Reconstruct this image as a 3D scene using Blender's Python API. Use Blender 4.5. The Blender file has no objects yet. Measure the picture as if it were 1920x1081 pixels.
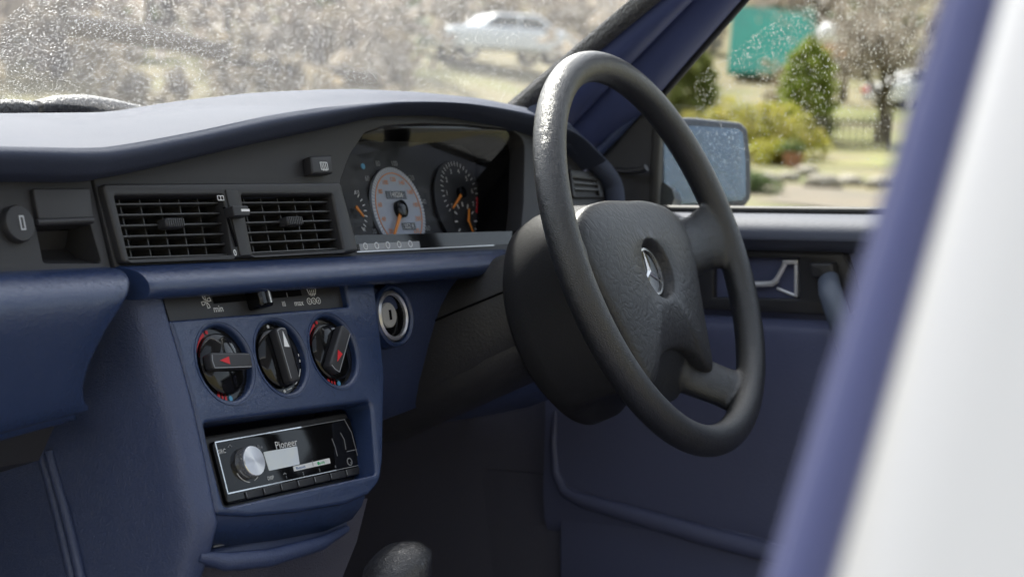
import bpy, bmesh, math, random
import numpy as np
from mathutils import Vector, Matrix
from mathutils.bvhtree import BVHTree
R = math.radians
rnd = random.Random(7)
S = bpy.context.scene
COL = S.collection

# ------------------------------------------------------------------ camera, world, sun, exposure
F_PX = 3200.0
CAM = np.array([-1.07, -0.71, 1.0])
def _axes(vp=(2930, 382), roll=2.5):
    d = np.array([vp[0]-960, vp[1]-540.5, F_PX]); d /= np.linalg.norm(d)
    h = np.array([math.cos(R(roll)), math.sin(R(roll)), 0])
    n = np.cross(d, h); n /= np.linalg.norm(n)
    if n[1] > 0: n = -n
    return np.stack([d, np.cross(n, d), n])
MROT = _axes()
cd = bpy.data.cameras.new('camera'); cam = bpy.data.objects.new('camera', cd); COL.objects.link(cam)
cd.lens = 60; cd.sensor_width = 36; cd.clip_start = 0.02; cd.clip_end = 3000
mw = Matrix.Identity(4)
for i in range(3):
    mw[i][0] = MROT[i, 0]; mw[i][1] = -MROT[i, 1]; mw[i][2] = -MROT[i, 2]; mw[i][3] = CAM[i]
cam.matrix_world = mw
cd.dof.use_dof = True; cd.dof.focus_distance = 1.43; cd.dof.aperture_fstop = 7.8
S.camera = cam

SUN_EL, SUN_AZ = 50.0, 36.0        # azimuth measured from +y towards +x
w = bpy.data.worlds.new('World'); S.world = w; w.use_nodes = True
nt = w.node_tree; nt.nodes.clear()
sky = nt.nodes.new('ShaderNodeTexSky'); sky.sky_type = 'NISHITA'; sky.sun_disc = False
sky.sun_elevation = R(SUN_EL); sky.sun_rotation = R(SUN_AZ); sky.dust_density = 3.0; sky.air_density = 1.0; sky.ozone_density = 1.0
bg = nt.nodes.new('ShaderNodeBackground'); bg.inputs['Strength'].default_value = 0.14
wo = nt.nodes.new('ShaderNodeOutputWorld')
hs0 = nt.nodes.new('ShaderNodeHueSaturation'); hs0.inputs['Saturation'].default_value = .5      # thin bright haze over the blue
nt.links.new(sky.outputs[0], hs0.inputs['Color']); nt.links.new(hs0.outputs[0], bg.inputs[0]); nt.links.new(bg.outputs[0], wo.inputs[0])
sl = bpy.data.lights.new('sun', 'SUN'); sl.energy = 3.0; sl.angle = R(3.0); sl.color = (1, .95, .87)
so = bpy.data.objects.new('sun', sl); COL.objects.link(so)
sd = Vector((math.sin(R(SUN_AZ))*math.cos(R(SUN_EL)), math.cos(R(SUN_AZ))*math.cos(R(SUN_EL)), math.sin(R(SUN_EL))))
so.rotation_euler = sd.to_track_quat('Z', 'Y').to_euler()
S.view_settings.view_transform = 'Standard'; S.view_settings.look = 'None'
S.view_settings.exposure = 1.55; S.view_settings.gamma = 1.0; S.view_settings.use_curve_mapping = False
S.render.engine = 'CYCLES'
cy = S.cycles
cy.use_denoising = True; cy.max_bounces = 10; cy.transmission_bounces = 8; cy.transparent_max_bounces = 16
cy.diffuse_bounces = 4; cy.glossy_bounces = 4; cy.sample_clamp_indirect = 6.0; cy.caustics_refractive = True; cy.caustics_reflective = False

# ------------------------------------------------------------------ frames of the car's main planes
class Frame:
    def __init__(s, o, ex, ey):
        s.o = np.array(o, float); s.ex = np.array(ex, float); s.ey = np.array(ey, float); s.en = np.cross(s.ex, s.ey)
    def W(s, x, y, d=0.0): return s.o + x*s.ex + y*s.ey + d*s.en
    def px(s, u, v, d=0.0):
        r = MROT @ np.array([u-960, v-540.5, F_PX])
        t = s.en @ (s.o + d*s.en - CAM) / (s.en @ r); p = CAM + t*r - s.o
        return (float(p @ s.ex), float(p @ s.ey))
    def pts(s, L, d=0.0): return [s.px(u, v, d) for u, v in L]
    def w(s, u, v, d=0.0): x, y = s.px(u, v, d); return s.W(x, y, d)
    def off(s, d): return Frame(s.o + d*s.en, s.ex, s.ey)
    def at(s, x, y, d=0.0, ang=0.0):
        c, n = math.cos(ang), math.sin(ang)
        return Frame(s.W(x, y, d), c*s.ex + n*s.ey, -n*s.ex + c*s.ey)
def tilt(o, deg): a = R(deg); return Frame(o, (1, 0, 0), (0, math.sin(a), math.cos(a)))
FA = tilt((-.0139, .2084, .9388), 17.5)                 # instrument fascia
KR = tilt((0, .148, .755), 21.0)                        # radio plane
KA = KR.off(.020)                                       # console face
_t, _y = R(22.66), R(2.99)
WH = Frame((.369, .011, .919), (math.cos(_y), math.sin(_y), 0), (-math.sin(_y)*math.sin(_t), math.cos(_y)*math.sin(_t), math.cos(_t)))
DR = Frame((.70, 0, 0), (0, -1, 0), (0, 0, 1))          # inside face of the driver's door
def YP(y): return Frame((0, y, 0), (1, 0, 0), (0, 0, 1))   # plane across the car
def XP(x): return Frame((x, 0, 0), (0, -1, 0), (0, 0, 1))  # plane along the car

# ------------------------------------------------------------------ helpers
def obj(name, me, mat=None, parent=None):
    o = bpy.data.objects.new(name, me); COL.objects.link(o)
    if mat is not None:
        me.materials.clear(); me.materials.append(mat)
    if parent is not None: o.parent = parent
    return o
def finish(me, smooth=True, ang=35):
    if smooth:
        me.shade_smooth()
        if ang: me.set_sharp_from_angle(angle=R(ang))
def mesh(name, V, Fc, mat, parent=None, smooth=True, ang=35, recalc=True):
    me = bpy.data.meshes.new(name)
    me.from_pydata([tuple(map(float, v)) for v in V], [], Fc)
    if recalc:
        bm = bmesh.new(); bm.from_mesh(me); bmesh.ops.recalc_face_normals(bm, faces=bm.faces); bm.to_mesh(me); bm.free()
    finish(me, smooth, ang)
    return obj(name, me, mat, parent)
def thing(name, label, cat, loc=(0, 0, 0), group=None):
    o = bpy.data.objects.new(name, None); COL.objects.link(o); o.empty_display_size = .05
    o['label'] = label; o['category'] = cat
    if group: o['group'] = group
    return o
def tag(o, label=None, cat=None, group=None, kind=None):
    if label: o['label'] = label
    if cat: o['category'] = cat
    if group: o['group'] = group
    if kind: o['kind'] = kind
    return o
def area(P): return .5*sum(P[i-1][0]*P[i][1]-P[i][0]*P[i-1][1] for i in range(len(P)))
def rpoly(P, r, n=4):
    if not isinstance(r, (list, tuple)): r = [r]*len(P)
    out = []
    for i, p in enumerate(P):
        p = Vector(p); a = Vector(P[i-1])-p; b = Vector(P[(i+1) % len(P)])-p
        if r[i] <= 0 or a.length < 1e-6 or b.length < 1e-6: out.append(tuple(p)); continue
        th = a.angle(b)
        if th > 3.05: out.append(tuple(p)); continue
        t = min(r[i]/math.tan(th/2), .48*a.length, .48*b.length)
        p0 = p+a.normalized()*t; p1 = p+b.normalized()*t
        for k in range(n+1):
            s = k/n; q = (1-s)**2*p0+2*s*(1-s)*p+s*s*p1; out.append(tuple(q))
    return out
def ell(cx, cy, rx, ry=None, n=40, a0=0, a1=2*math.pi):
    ry = ry or rx
    return [(cx+rx*math.cos(a0+(a1-a0)*i/n), cy+ry*math.sin(a0+(a1-a0)*i/n)) for i in range(n)]
def rect(x0, y0, x1, y1): return [(x0, y0), (x1, y0), (x1, y1), (x0, y1)]
def spline(P, n=8, closed=False):
    P = [np.array(p, float) for p in P]; out = []; N = len(P)
    for i in range(N if closed else N-1):
        g = (lambda k: P[k % N]) if closed else (lambda k: P[min(max(k, 0), N-1)])
        p0, p1, p2, p3 = g(i-1), g(i), g(i+1), g(i+2)
        for k in range(n):
            t = k/n
            out.append(.5*((2*p1)+(-p0+p2)*t+(2*p0-5*p1+4*p2-p3)*t*t+(-p0+3*p1-3*p2+p3)*t**3))
    if not closed: out.append(P[-1])
    return out
def plate_mesh(name, outline, holes, fr, d0, d1, bev=0.0, res=2):
    """flat sheet with holes and rounded edges, standing between d0 and d1 on a frame"""
    cu = bpy.data.curves.new(name, 'CURVE'); cu.dimensions = '2D'; cu.fill_mode = 'BOTH'
    for k, P in enumerate([outline]+list(holes)):
        P = list(P)
        if (area(P) > 0) == (k > 0): P.reverse()      # outline anticlockwise, holes clockwise
        sp = cu.splines.new('POLY'); sp.points.add(len(P)-1); sp.use_cyclic_u = True
        for q, p in zip(sp.points, P): q.co = (p[0], p[1], 0, 1)
    cu.extrude = max((d1-d0)/2-bev, 1e-5); cu.bevel_depth = bev; cu.offset = -bev; cu.bevel_resolution = res
    o = bpy.data.objects.new('tmp', cu); COL.objects.link(o)
    dg = bpy.context.evaluated_depsgraph_get(); dg.update()
    me = bpy.data.meshes.new_from_object(o.evaluated_get(dg))
    bpy.data.objects.remove(o); bpy.data.curves.remove(cu)
    me.name = name
    A = np.array([v.co[:] for v in me.vertices]); mid = (d0+d1)/2
    B = fr.o + np.outer(A[:, 0], fr.ex)+np.outer(A[:, 1], fr.ey)+np.outer(A[:, 2]+mid, fr.en)
    me.vertices.foreach_set('co', B.ravel())
    bm = bmesh.new(); bm.from_mesh(me); bmesh.ops.remove_doubles(bm, verts=bm.verts, dist=1e-6); bmesh.ops.recalc_face_normals(bm, faces=bm.faces); bm.to_mesh(me); bm.free()
    finish(me, True, 40)
    return me
def plate(name, outline, fr, d0, d1, mat, parent=None, bev=0.0, holes=(), res=2):
    return obj(name, plate_mesh(name, outline, holes, fr, d0, d1, bev, res), mat, parent)
def loft_vf(rings, closed=True, caps=True):
    V = [p for r in rings for p in r]; n = len(rings[0]); Fc = []
    for i in range(len(rings)-1):
        for j in range(n if closed else n-1):
            k = (j+1) % n; Fc.append((i*n+j, i*n+k, (i+1)*n+k, (i+1)*n+j))
    if caps and closed:
        Fc.append(tuple(range(n-1, -1, -1))); Fc.append(tuple((len(rings)-1)*n+j for j in range(n)))
    return V, Fc
def loft(name, rings, mat, parent=None, closed=True, caps=True, ang=40):
    V, Fc = loft_vf(rings, closed, caps); return mesh(name, V, Fc, mat, parent, True, ang)
def tube_vf(P, r, n=10, closed=False, flat=None, up=None):
    """tube along points; r radius or list; flat=(w,h) scales across (side, up)"""
    P = [np.array(p, float) for p in P]; N = len(P); rs = r if isinstance(r, (list, tuple, np.ndarray)) else [r]*N
    T = []
    for i in range(N):
        a = P[(i-1) % N] if closed else P[max(i-1, 0)]; b = P[(i+1) % N] if closed else P[min(i+1, N-1)]
        t = b-a; T.append(t/np.linalg.norm(t))
    u = np.array(up if up is not None else (0, 0, 1), float)
    if abs(u @ T[0]) > .95: u = np.array((0, 1, 0.))
    rings = []; fl = flat or (1, 1)
    for i in range(N):
        uu = u-(u @ T[i])*T[i]; uu /= np.linalg.norm(uu); s = np.cross(T[i], uu)
        if up is None: u = uu
        rings.append([P[i]+rs[i]*(fl[0]*math.cos(2*math.pi*k/n)*s+fl[1]*math.sin(2*math.pi*k/n)*uu) for k in range(n)])
    if closed: rings.append(rings[0])
    return loft_vf(rings, True, not closed)
def tube(name, P, r, mat, parent=None, n=10, closed=False, flat=None, up=None):
    V, Fc = tube_vf(P, r, n, closed, flat, up)
    o = mesh(name, V, Fc, mat, parent, True, 50); return o
def box_vf(fr, x0, x1, y0, y1, d0, d1):
    V = [fr.W(x, y, d) for d in (d0, d1) for x, y in ((x0, y0), (x1, y0), (x1, y1), (x0, y1))]
    return V, [(3, 2, 1, 0), (4, 5, 6, 7), (0, 1, 5, 4), (1, 2, 6, 5), (2, 3, 7, 6), (3, 0, 4, 7)]
class MB:
    def __init__(s): s.V = []; s.F = []
    def add(s, vf):
        n = len(s.V); s.V += list(vf[0]); s.F += [tuple(i+n for i in f) for f in vf[1]]; return s
    def build(s, name, mat, parent=None, bev=0.0, smooth=True, ang=40):
        o = mesh(name, s.V, s.F, mat, parent, smooth, ang)
        if bev:
            m = o.modifiers.new('bevel', 'BEVEL'); m.width = bev; m.segments = 2; m.limit_method = 'ANGLE'; m.angle_limit = R(40)
        return o
def box(name, fr, x0, x1, y0, y1, d0, d1, mat, parent=None, bev=0.0):
    return MB().add(box_vf(fr, x0, x1, y0, y1, d0, d1)).build(name, mat, parent, bev)
def lathe(name, prof, fr, mat, parent=None, n=40, ang=35, caps=True):
    rings = [[fr.W(max(r, 1e-5)*math.cos(2*math.pi*k/n), max(r, 1e-5)*math.sin(2*math.pi*k/n), d) for k in range(n)] for r, d in prof]
    return loft(name, rings, mat, parent, True, caps, ang)
def text(name, s, fr, x, y, size, mat, parent, d=.0004, ang=0.0, align='CENTER', squeeze=1.0):
    cu = bpy.data.curves.new(name, 'FONT'); cu.body = s; cu.size = size; cu.align_x = align; cu.align_y = 'CENTER'; cu.extrude = .00006; cu.resolution_u = 3
    o = bpy.data.objects.new('tmp', cu); COL.objects.link(o)
    dg = bpy.context.evaluated_depsgraph_get(); dg.update()
    me = bpy.data.meshes.new_from_object(o.evaluated_get(dg)); bpy.data.objects.remove(o); bpy.data.curves.remove(cu); me.name = name
    f = fr.at(x, y, d, ang)
    A = np.array([v.co[:] for v in me.vertices])
    B = f.o+np.outer(A[:, 0]*squeeze, f.ex)+np.outer(A[:, 1], f.ey)+np.outer(A[:, 2], f.en)
    me.vertices.foreach_set('co', B.ravel())
    return obj(name, me, mat, parent)
def strokes(fr, lines, wd, d, h=.0003):
    """thin raised line work on a frame"""
    m = MB()
    for L in lines:
        for a, b in zip(L[:-1], L[1:]):
            a = np.array(a, float); b = np.array(b, float); t = b-a; l = np.linalg.norm(t)
            if l < 1e-7: continue
            f = fr.at(a[0], a[1], d, math.atan2(t[1], t[0])); m.add(box_vf(f, -wd*.3, l+wd*.3, -wd/2, wd/2, 0, h))
    return m
def arcpts(cx, cy, r, a0, a1, n=12): return [(cx+r*math.cos(R(a0+(a1-a0)*i/n)), cy+r*math.sin(R(a0+(a1-a0)*i/n))) for i in range(n+1)]

# ------------------------------------------------------------------ materials
def mat(name, col, rough=.5, metal=0.0, spec=.5, bump=None, emit=None, coat=0.0, var=None, sub=0, trans=None, sheen=0):
    m = bpy.data.materials.new(name); m.use_nodes = True; n = m.node_tree.nodes; L = m.node_tree.links
    b = n['Principled BSDF']; b.inputs['Base Color'].default_value = (*col, 1); b.inputs['Roughness'].default_value = rough
    b.inputs['Metallic'].default_value = metal; b.inputs['Specular IOR Level'].default_value = spec; b.inputs['Coat Weight'].default_value = coat
    if sheen: b.inputs['Sheen Weight'].default_value = sheen
    if emit: b.inputs['Emission Color'].default_value = (*emit[0], 1); b.inputs['Emission Strength'].default_value = emit[1]
    tc = n.new('ShaderNodeTexCoord')
    if var:                                            # (scale, second colour, amount low, high)
        t = n.new('ShaderNodeTexNoise'); t.inputs['Scale'].default_value = var[0]; t.inputs['Detail'].default_value = 5
        r = n.new('ShaderNodeValToRGB'); r.color_ramp.elements[0].position = var[2]; r.color_ramp.elements[1].position = var[3]
        r.color_ramp.elements[0].color = (*col, 1); r.color_ramp.elements[1].color = (*var[1], 1)
        L.new(tc.outputs['Object'], t.inputs['Vector']); L.new(t.outputs['Fac'], r.inputs['Fac']); L.new(r.outputs['Color'], b.inputs['Base Color'])
    if bump:                                           # list of (kind, scale, strength, distance)
        prev = None
        for kind, sc, st, di in bump:
            if kind == 'noise':
                t = n.new('ShaderNodeTexNoise'); t.inputs['Scale'].default_value = sc; t.inputs['Detail'].default_value = 4; out = t.outputs['Fac']; vec = t.inputs['Vector']
            elif kind == 'wrinkle':
                wn = n.new('ShaderNodeTexNoise'); wn.inputs['Scale'].default_value = sc*.35; wn.inputs['Detail'].default_value = 3
                L.new(tc.outputs['Object'], wn.inputs['Vector'])
                mx = n.new('ShaderNodeVectorMath'); mx.operation = 'MULTIPLY_ADD'; mx.inputs[1].default_value = (.05, .05, .05)
                L.new(wn.outputs['Color'], mx.inputs[0]); L.new(tc.outputs['Object'], mx.inputs[2])
                t = n.new('ShaderNodeTexVoronoi'); t.feature = 'DISTANCE_TO_EDGE'; t.inputs['Scale'].default_value = sc
                L.new(mx.outputs[0], t.inputs['Vector'])
                mr = n.new('ShaderNodeMapRange'); mr.inputs['From Max'].default_value = .25; L.new(t.outputs['Distance'], mr.inputs['Value']); out = mr.outputs[0]; vec = None
            if vec is not None: L.new(tc.outputs['Object'], vec)
            bp = n.new('ShaderNodeBump'); bp.inputs['Strength'].default_value = st; bp.inputs['Distance'].default_value = di
            L.new(out, bp.inputs['Height'])
            if prev: L.new(prev.outputs[0], bp.inputs['Normal'])
            prev = bp
        L.new(prev.outputs[0], b.inputs['Normal'])
    return m
GRAIN = [('noise', 420, .35, .0006), ('wrinkle', 260, .25, .0005)]
M = {}
M['blue'] = mat('blue_vinyl', (.022, .042, .112), .27, spec=.8, bump=GRAIN, var=(7, (.028, .048, .118), .4, .75))
M['pad_top'] = mat('pale_top_vinyl', (.050, .060, .095), .72, spec=.22, bump=GRAIN, var=(5, (.060, .070, .105), .4, .7))  # paler, greyer and rougher than the blue vinyl
M['pillar'] = mat('pillar_vinyl', (.074, .096, .225), .5, bump=[('noise', 500, .3, .0006)])
M['sill'] = mat('sill_vinyl', (.085, .095, .13), .62, spec=.25, bump=[('noise', 300, .3, .0008)])
M['pull'] = mat('grey_blue_pull', (.12, .145, .20), .4)
M['blue2'] = mat('blue_lower_vinyl', (.046, .066, .145), .36, spec=.6, bump=[('noise', 420, .35, .0006), ('wrinkle', 210, .35, .0006)], var=(7, (.054, .074, .153), .4, .75))
M['bluedoor'] = mat('blue_door_vinyl', (.098, .112, .200), .50, spec=.4, bump=[('noise', 300, .3, .0008)])
M['carpet'] = mat('dark_blue_carpet', (.115, .118, .160), .95, spec=.1, bump=[('noise', 700, .8, .002)])
M['black'] = mat('black_plastic', (.032, .032, .036), .45, bump=[('noise', 900, .25, .0004)])
M['black_soft'] = mat('black_soft_plastic', (.031, .031, .035), .55, bump=[('noise', 700, .3, .0005)])
M['gloss'] = mat('black_gloss', (.006, .006, .007), .08, spec=.35)
M['slat'] = mat('vent_plastic', (.050, .050, .052), .38, var=(90, (.05, .05, .048), .55, .8))
M['void'] = mat('dark_interior', (.004, .004, .005), .9, spec=.1)
M['leather'] = mat('wheel_leather', (.015, .016, .018), .38, spec=.85, bump=[('wrinkle', 240, .35, .0006), ('noise', 700, .05, .0003)])
M['knobskin'] = mat('gear_knob_skin', (.03, .03, .032), .24, spec=.7, bump=[('wrinkle', 230, .4, .0006)])
M['padskin'] = mat('hub_skin', (.030, .031, .034), .46, bump=[('wrinkle', 95, .3, .0007), ('noise', 500, .35, .0005)])
M['shell'] = mat('hub_shell_skin', (.024, .024, .026), .55, spec=.25, bump=[('noise', 420, .4, .0006)])
M['shroud'] = mat('shroud_plastic', (.036, .035, .036), .45, bump=[('noise', 420, .5, .0008)], var=(40, (.045, .043, .04), .5, .8))
M['chrome'] = mat('chrome', (.85, .86, .87), .2, metal=.8)
M['steel'] = mat('dull_steel', (.6, .6, .61), .3, metal=.7)
M['barrel'] = mat('lock_grey', (.5, .5, .5), .45)
M['white_print'] = mat('white_print', (.86, .87, .88), .5)
M['grey_print'] = mat('grey_print', (.32, .33, .35), .5)
M['red_print'] = mat('red_print', (.70, .02, .03), .5)
M['blue_print'] = mat('light_blue_print', (.12, .42, .7), .5)
M['green_print'] = mat('green_print', (.05, .5, .2), .5)
M['orange'] = mat('orange_needle', (1.0, .34, .05), .5)
M['orange_print'] = mat('orange_print', (.85, .33, .10), .5)
M['amber_print'] = mat('amber_print', (.8, .38, .03), .5)
M['dialgrey'] = mat('grey_dial', (.46, .51, .62), .5)
M['dialblack'] = mat('black_dial', (.02, .021, .026), .55)
M['lcd'] = mat('silver_display', (.42, .45, .43), .25, var=(25, (.28, .34, .50), .4, .65), emit=((.75, .8, .78), .09))
M['white'] = mat('white_car_paint', (.77, .76, .735), .35, coat=.4)
M['latch'] = mat('polished_latch', (.80, .80, .82), .25, metal=.35)
M['seal'] = mat('blue_fabric_seal', (.110, .124, .275), .75, bump=[('noise', 900, .4, .0005)], sheen=.3)
M['rubber'] = mat('black_rubber', (.015, .015, .016), .55)
M['wetrubber'] = mat('wet_rubber', (.05, .05, .052), .35, bump=[('noise', 260, .9, .004)])
M['mirrorglass'] = mat('mirror_glass', (.13, .165, .20), .2, metal=1, bump=[('noise', 260, .35, .002)])
M['mirrorbody'] = mat('mirror_housing', (.045, .05, .06), .35, bump=[('noise', 300, .5, .002)])
M['terracotta'] = mat('terracotta', (.36, .17, .10), .8, var=(12, (.28, .14, .09), .4, .7))
M['grass'] = mat('grass', (.20, .175, .10), .9, spec=.2, var=(.3, (.15, .165, .06), .52, .68))
M['lawn'] = mat('lawn_grass', (.19, .20, .075), .9, spec=.2, var=(.5, (.24, .22, .10), .45, .65))
M['stone'] = mat('pale_stone', (.42, .38, .31), .85, var=(5, (.2, .18, .14), .4, .65), bump=[('noise', 9, .6, .05)])
M['concrete'] = mat('concrete', (.15, .145, .14), .7, var=(1.1, (.11, .11, .108), .4, .65))
M['path'] = mat('sandy_path', (.155, .125, .085), .9, var=(1.2, (.12, .105, .075), .4, .65))
M['wood'] = mat('weathered_wood', (.12, .10, .085), .85)
M['bark'] = mat('bark', (.10, .08, .06), .9, bump=[('noise', 20, .8, .03)])
def leafmat(name, c1, c2, sc=1.5):
    m = mat(name, c1, .6, spec=.25, var=(sc, c2, .4, .62)); n = m.node_tree.nodes; L = m.node_tree.links
    b = n['Principled BSDF']; t = n.new('ShaderNodeBsdfTranslucent'); mx = n.new('ShaderNodeMixShader'); mx.inputs[0].default_value = .35
    src = b.inputs['Base Color'].links[0].from_socket; L.new(src, t.inputs['Color']); o = n['Material Output']
    L.new(b.outputs[0], mx.inputs[1]); L.new(t.outputs[0], mx.inputs[2]); L.new(mx.outputs[0], o.inputs['Surface']); return m
M['twig'] = leafmat('bare_twigs', (.31, .265, .225), (.42, .37, .31), .9)
M['dead'] = leafmat('dead_bracken', (.34, .28, .19), (.24, .21, .16), .8)
M['conifer'] = leafmat('conifer_green', (.26, .33, .06), (.36, .41, .09), 3)
M['conifer2'] = leafmat('conifer_dark', (.16, .20, .05), (.25, .27, .09), 3)
M['shrub'] = leafmat('yellow_green_leaf', (.40, .40, .07), (.48, .42, .12), 2)
M['ever'] = leafmat('evergreen_leaf', (.09, .14, .05), (.16, .20, .09), .5)
M['teal'] = mat('teal_paint', (.010, .20, .155), .8, spec=.2, var=(1.5, (.012, .17, .135), .4, .6))
M['housewall'] = mat('pinkish_render', (.36, .29, .24), .9, var=(.6, (.28, .24, .20), .4, .6))
M['carpaint'] = mat('pale_car_paint', (.72, .76, .82), .3, coat=.5)
M['carglass'] = mat('car_window', (.05, .07, .09), .1)
def glass(name, tint, refl=.08, rough=.0):
    m = bpy.data.materials.new(name); m.use_nodes = True; n = m.node_tree.nodes; L = m.node_tree.links; n.clear()
    tr = n.new('ShaderNodeBsdfTransparent'); tr.inputs[0].default_value = (*tint, 1)
    g = n.new('ShaderNodeBsdfGlossy'); g.inputs['Roughness'].default_value = rough
    lw = n.new('ShaderNodeLayerWeight'); lw.inputs[0].default_value = .5; pw = n.new('ShaderNodeMath'); pw.operation = 'POWER'; pw.inputs[1].default_value = 5
    ma = n.new('ShaderNodeMath'); ma.operation = 'MULTIPLY_ADD'; ma.inputs[1].default_value = .94; ma.inputs[2].default_value = refl*.5
    mx = n.new('ShaderNodeMixShader'); o = n.new('ShaderNodeOutputMaterial')
    L.new(lw.outputs['Facing'], pw.inputs[0]); L.new(pw.outputs[0], ma.inputs[0]); L.new(ma.outputs[0], mx.inputs[0]); L.new(tr.outputs[0], mx.inputs[1]); L.new(g.outputs[0], mx.inputs[2]); L.new(mx.outputs[0], o.inputs[0]); return m
M['glass'] = glass('window_glass', (.93, .96, .94))
M['screen'] = glass('windscreen_glass', (.93, .96, .94))
_n = M['screen'].node_tree.nodes; _l = M['screen'].node_tree.links; _o = [q for q in _n if q.type == 'OUTPUT_MATERIAL'][0]; _src = _o.inputs[0].links[0].from_socket
_t = _n.new('ShaderNodeBsdfTranslucent'); _t.inputs[0].default_value = (.75, .76, .78, 1); _m = _n.new('ShaderNodeMixShader'); _m.inputs[0].default_value = .05
_l.new(_src, _m.inputs[1]); _l.new(_t.outputs[0], _m.inputs[2]); _l.new(_m.outputs[0], _o.inputs[0])      # haze put into the glass as a thin pale translucent layer
M['lens'] = glass('clear_lens', (.99, .99, 1.0), rough=.03)
def water():
    m = bpy.data.materials.new('rain_water'); m.use_nodes = True; n = m.node_tree.nodes; n.clear()
    g = n.new('ShaderNodeBsdfGlass'); g.inputs['IOR'].default_value = 1.33; g.inputs['Roughness'].default_value = .12; o = n.new('ShaderNodeOutputMaterial')
    t = n.new('ShaderNodeBsdfTransparent'); mx = n.new('ShaderNodeMixShader'); mx.inputs[0].default_value = .70; L = m.node_tree.links
    L.new(g.outputs[0], mx.inputs[1]); L.new(t.outputs[0], mx.inputs[2]); L.new(mx.outputs[0], o.inputs[0]); return m
M['water'] = water()
def brushed():
    m = mat('brushed_knob', (.72, .70, .70), .28, metal=1); b = m.node_tree.nodes['Principled BSDF']; b.inputs['Anisotropic'].default_value = .9
    t = m.node_tree.nodes.new('ShaderNodeTangent'); t.direction_type = 'RADIAL'; t.axis = 'Z'; m.node_tree.links.new(t.outputs[0], b.inputs['Tangent']); return m
M['brushed'] = brushed()

# ================================================================== THE OUTSIDE
def hor(u): return 296.4+.04366*(u-960)
def E_of(d, az):
    """height of the ground seen as image px above eye level, by distance"""
    ks = [0, 4, 8, 14, 20, 25, 32, 42, 50, 60, 90, 140, 260]
    es = [-3200/1.2, -800, -395, -190, -105, -62, -12, 36, 85, 140, 340, 620, 820]
    e = np.interp(d, ks, es)
    k = min(max((64-az)/8, 0), 1)
    return e+k*np.interp(d, [20, 40, 50, 60, 90, 140], [0, 70, 110, 90, 40, 0])
def gz(x, y):
    dx, dy = x-CAM[0], y-CAM[1]; d = math.hypot(dx, dy); az = math.degrees(math.atan2(dx, dy))
    if az < -90 or az > 150: az = 70
    if d < 4: return 0.0
    if 118 < az < 180: return min(.02*d, 1.0+max(E_of(d, 70), -3200/d)*d/3200, 2.5)
    return max(1.0+E_of(d, az)*d/3200, 0.0) if d < 20 else 1.0+E_of(d, az)*d/3200
def dirw(u, dist):
    """ground position at a bearing seen at image column u"""
    az = R(58.57)+math.atan((u-960)/3200.); return CAM[0]+dist*math.sin(az), CAM[1]+dist*math.cos(az)
def ground_at(u, dist):
    x, y = dirw(u, dist); return np.array((x, y, gz(x, y)))
def lift(v, u, dist): return 1.0+(hor(u)-v)*dist/3200.
V = []; Fc = []
rs = [0, 3, 6, 9, 12, 16, 20, 25, 28, 32, 36, 42, 46, 50, 55, 60, 70, 80, 90, 110, 140, 180, 260]
na = 72
for r_ in rs:
    for k in range(na):
        a = 2*math.pi*k/na; x, y = CAM[0]+r_*math.sin(a), CAM[1]+r_*math.cos(a)
        V.append((x, y, gz(x, y)+(.15*rnd.uniform(-1, 1)*r_/60 if r_ > 20 else 0)))
for i in range(len(rs)-1):
    for k in range(na):
        k2 = (k+1) % na; Fc.append((i*na+k, i*na+k2, (i+1)*na+k2, (i+1)*na+k))
g = mesh('ground', V, Fc, M['grass'], None, True, None); tag(g, 'grassy garden ground rising into a hillside beyond the car', kind='structure')
V = [(x, y, gz(x, y)+.012) for y in np.linspace(-9, 9, 10) for x in np.linspace(-9, 9, 10)]
tag(mesh('driveway', V, [(j*10+i, j*10+i+1, j*10+i+11, j*10+i+10) for j in range(9) for i in range(9)], M['concrete'], None, True, None), 'unseen grey driveway added under the car for its light bounce', kind='structure')  # added out of view; its dark tone limits light bounced into the cabin
V = []; Fc = []                                         # sandy path strip in front of the garden
us = list(range(900, 2100, 60))
for d_, in ((24.,), (26.5,), (29.,)):
    for u in us:
        p = ground_at(u, d_+.8*math.sin(u*.01)); V.append((p[0], p[1], p[2]+.02))
us2 = list(range(1380, 2100, 40)); VL = []
for d_ in (36.5, 40., 44., 48., 52., 56.):
    for u in us2: p = ground_at(u, d_); VL.append((p[0], p[1], p[2]+.03))
tag(mesh('lawn', VL, [(i*len(us2)+k, i*len(us2)+k+1, (i+1)*len(us2)+k+1, (i+1)*len(us2)+k) for i in range(5) for k in range(len(us2)-1)], M['lawn'], None, True, None), 'sunlit yellow-green lawn behind the picket fence', kind='structure')
n = len(us)
for i in range(2):
    for k in range(n-1): Fc.append((i*n+k, i*n+k+1, (i+1)*n+k+1, (i+1)*n+k))
tag(mesh('path', V, Fc, M['path'], None, True, None), 'sandy gravel path in front of the garden', kind='structure')

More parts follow.
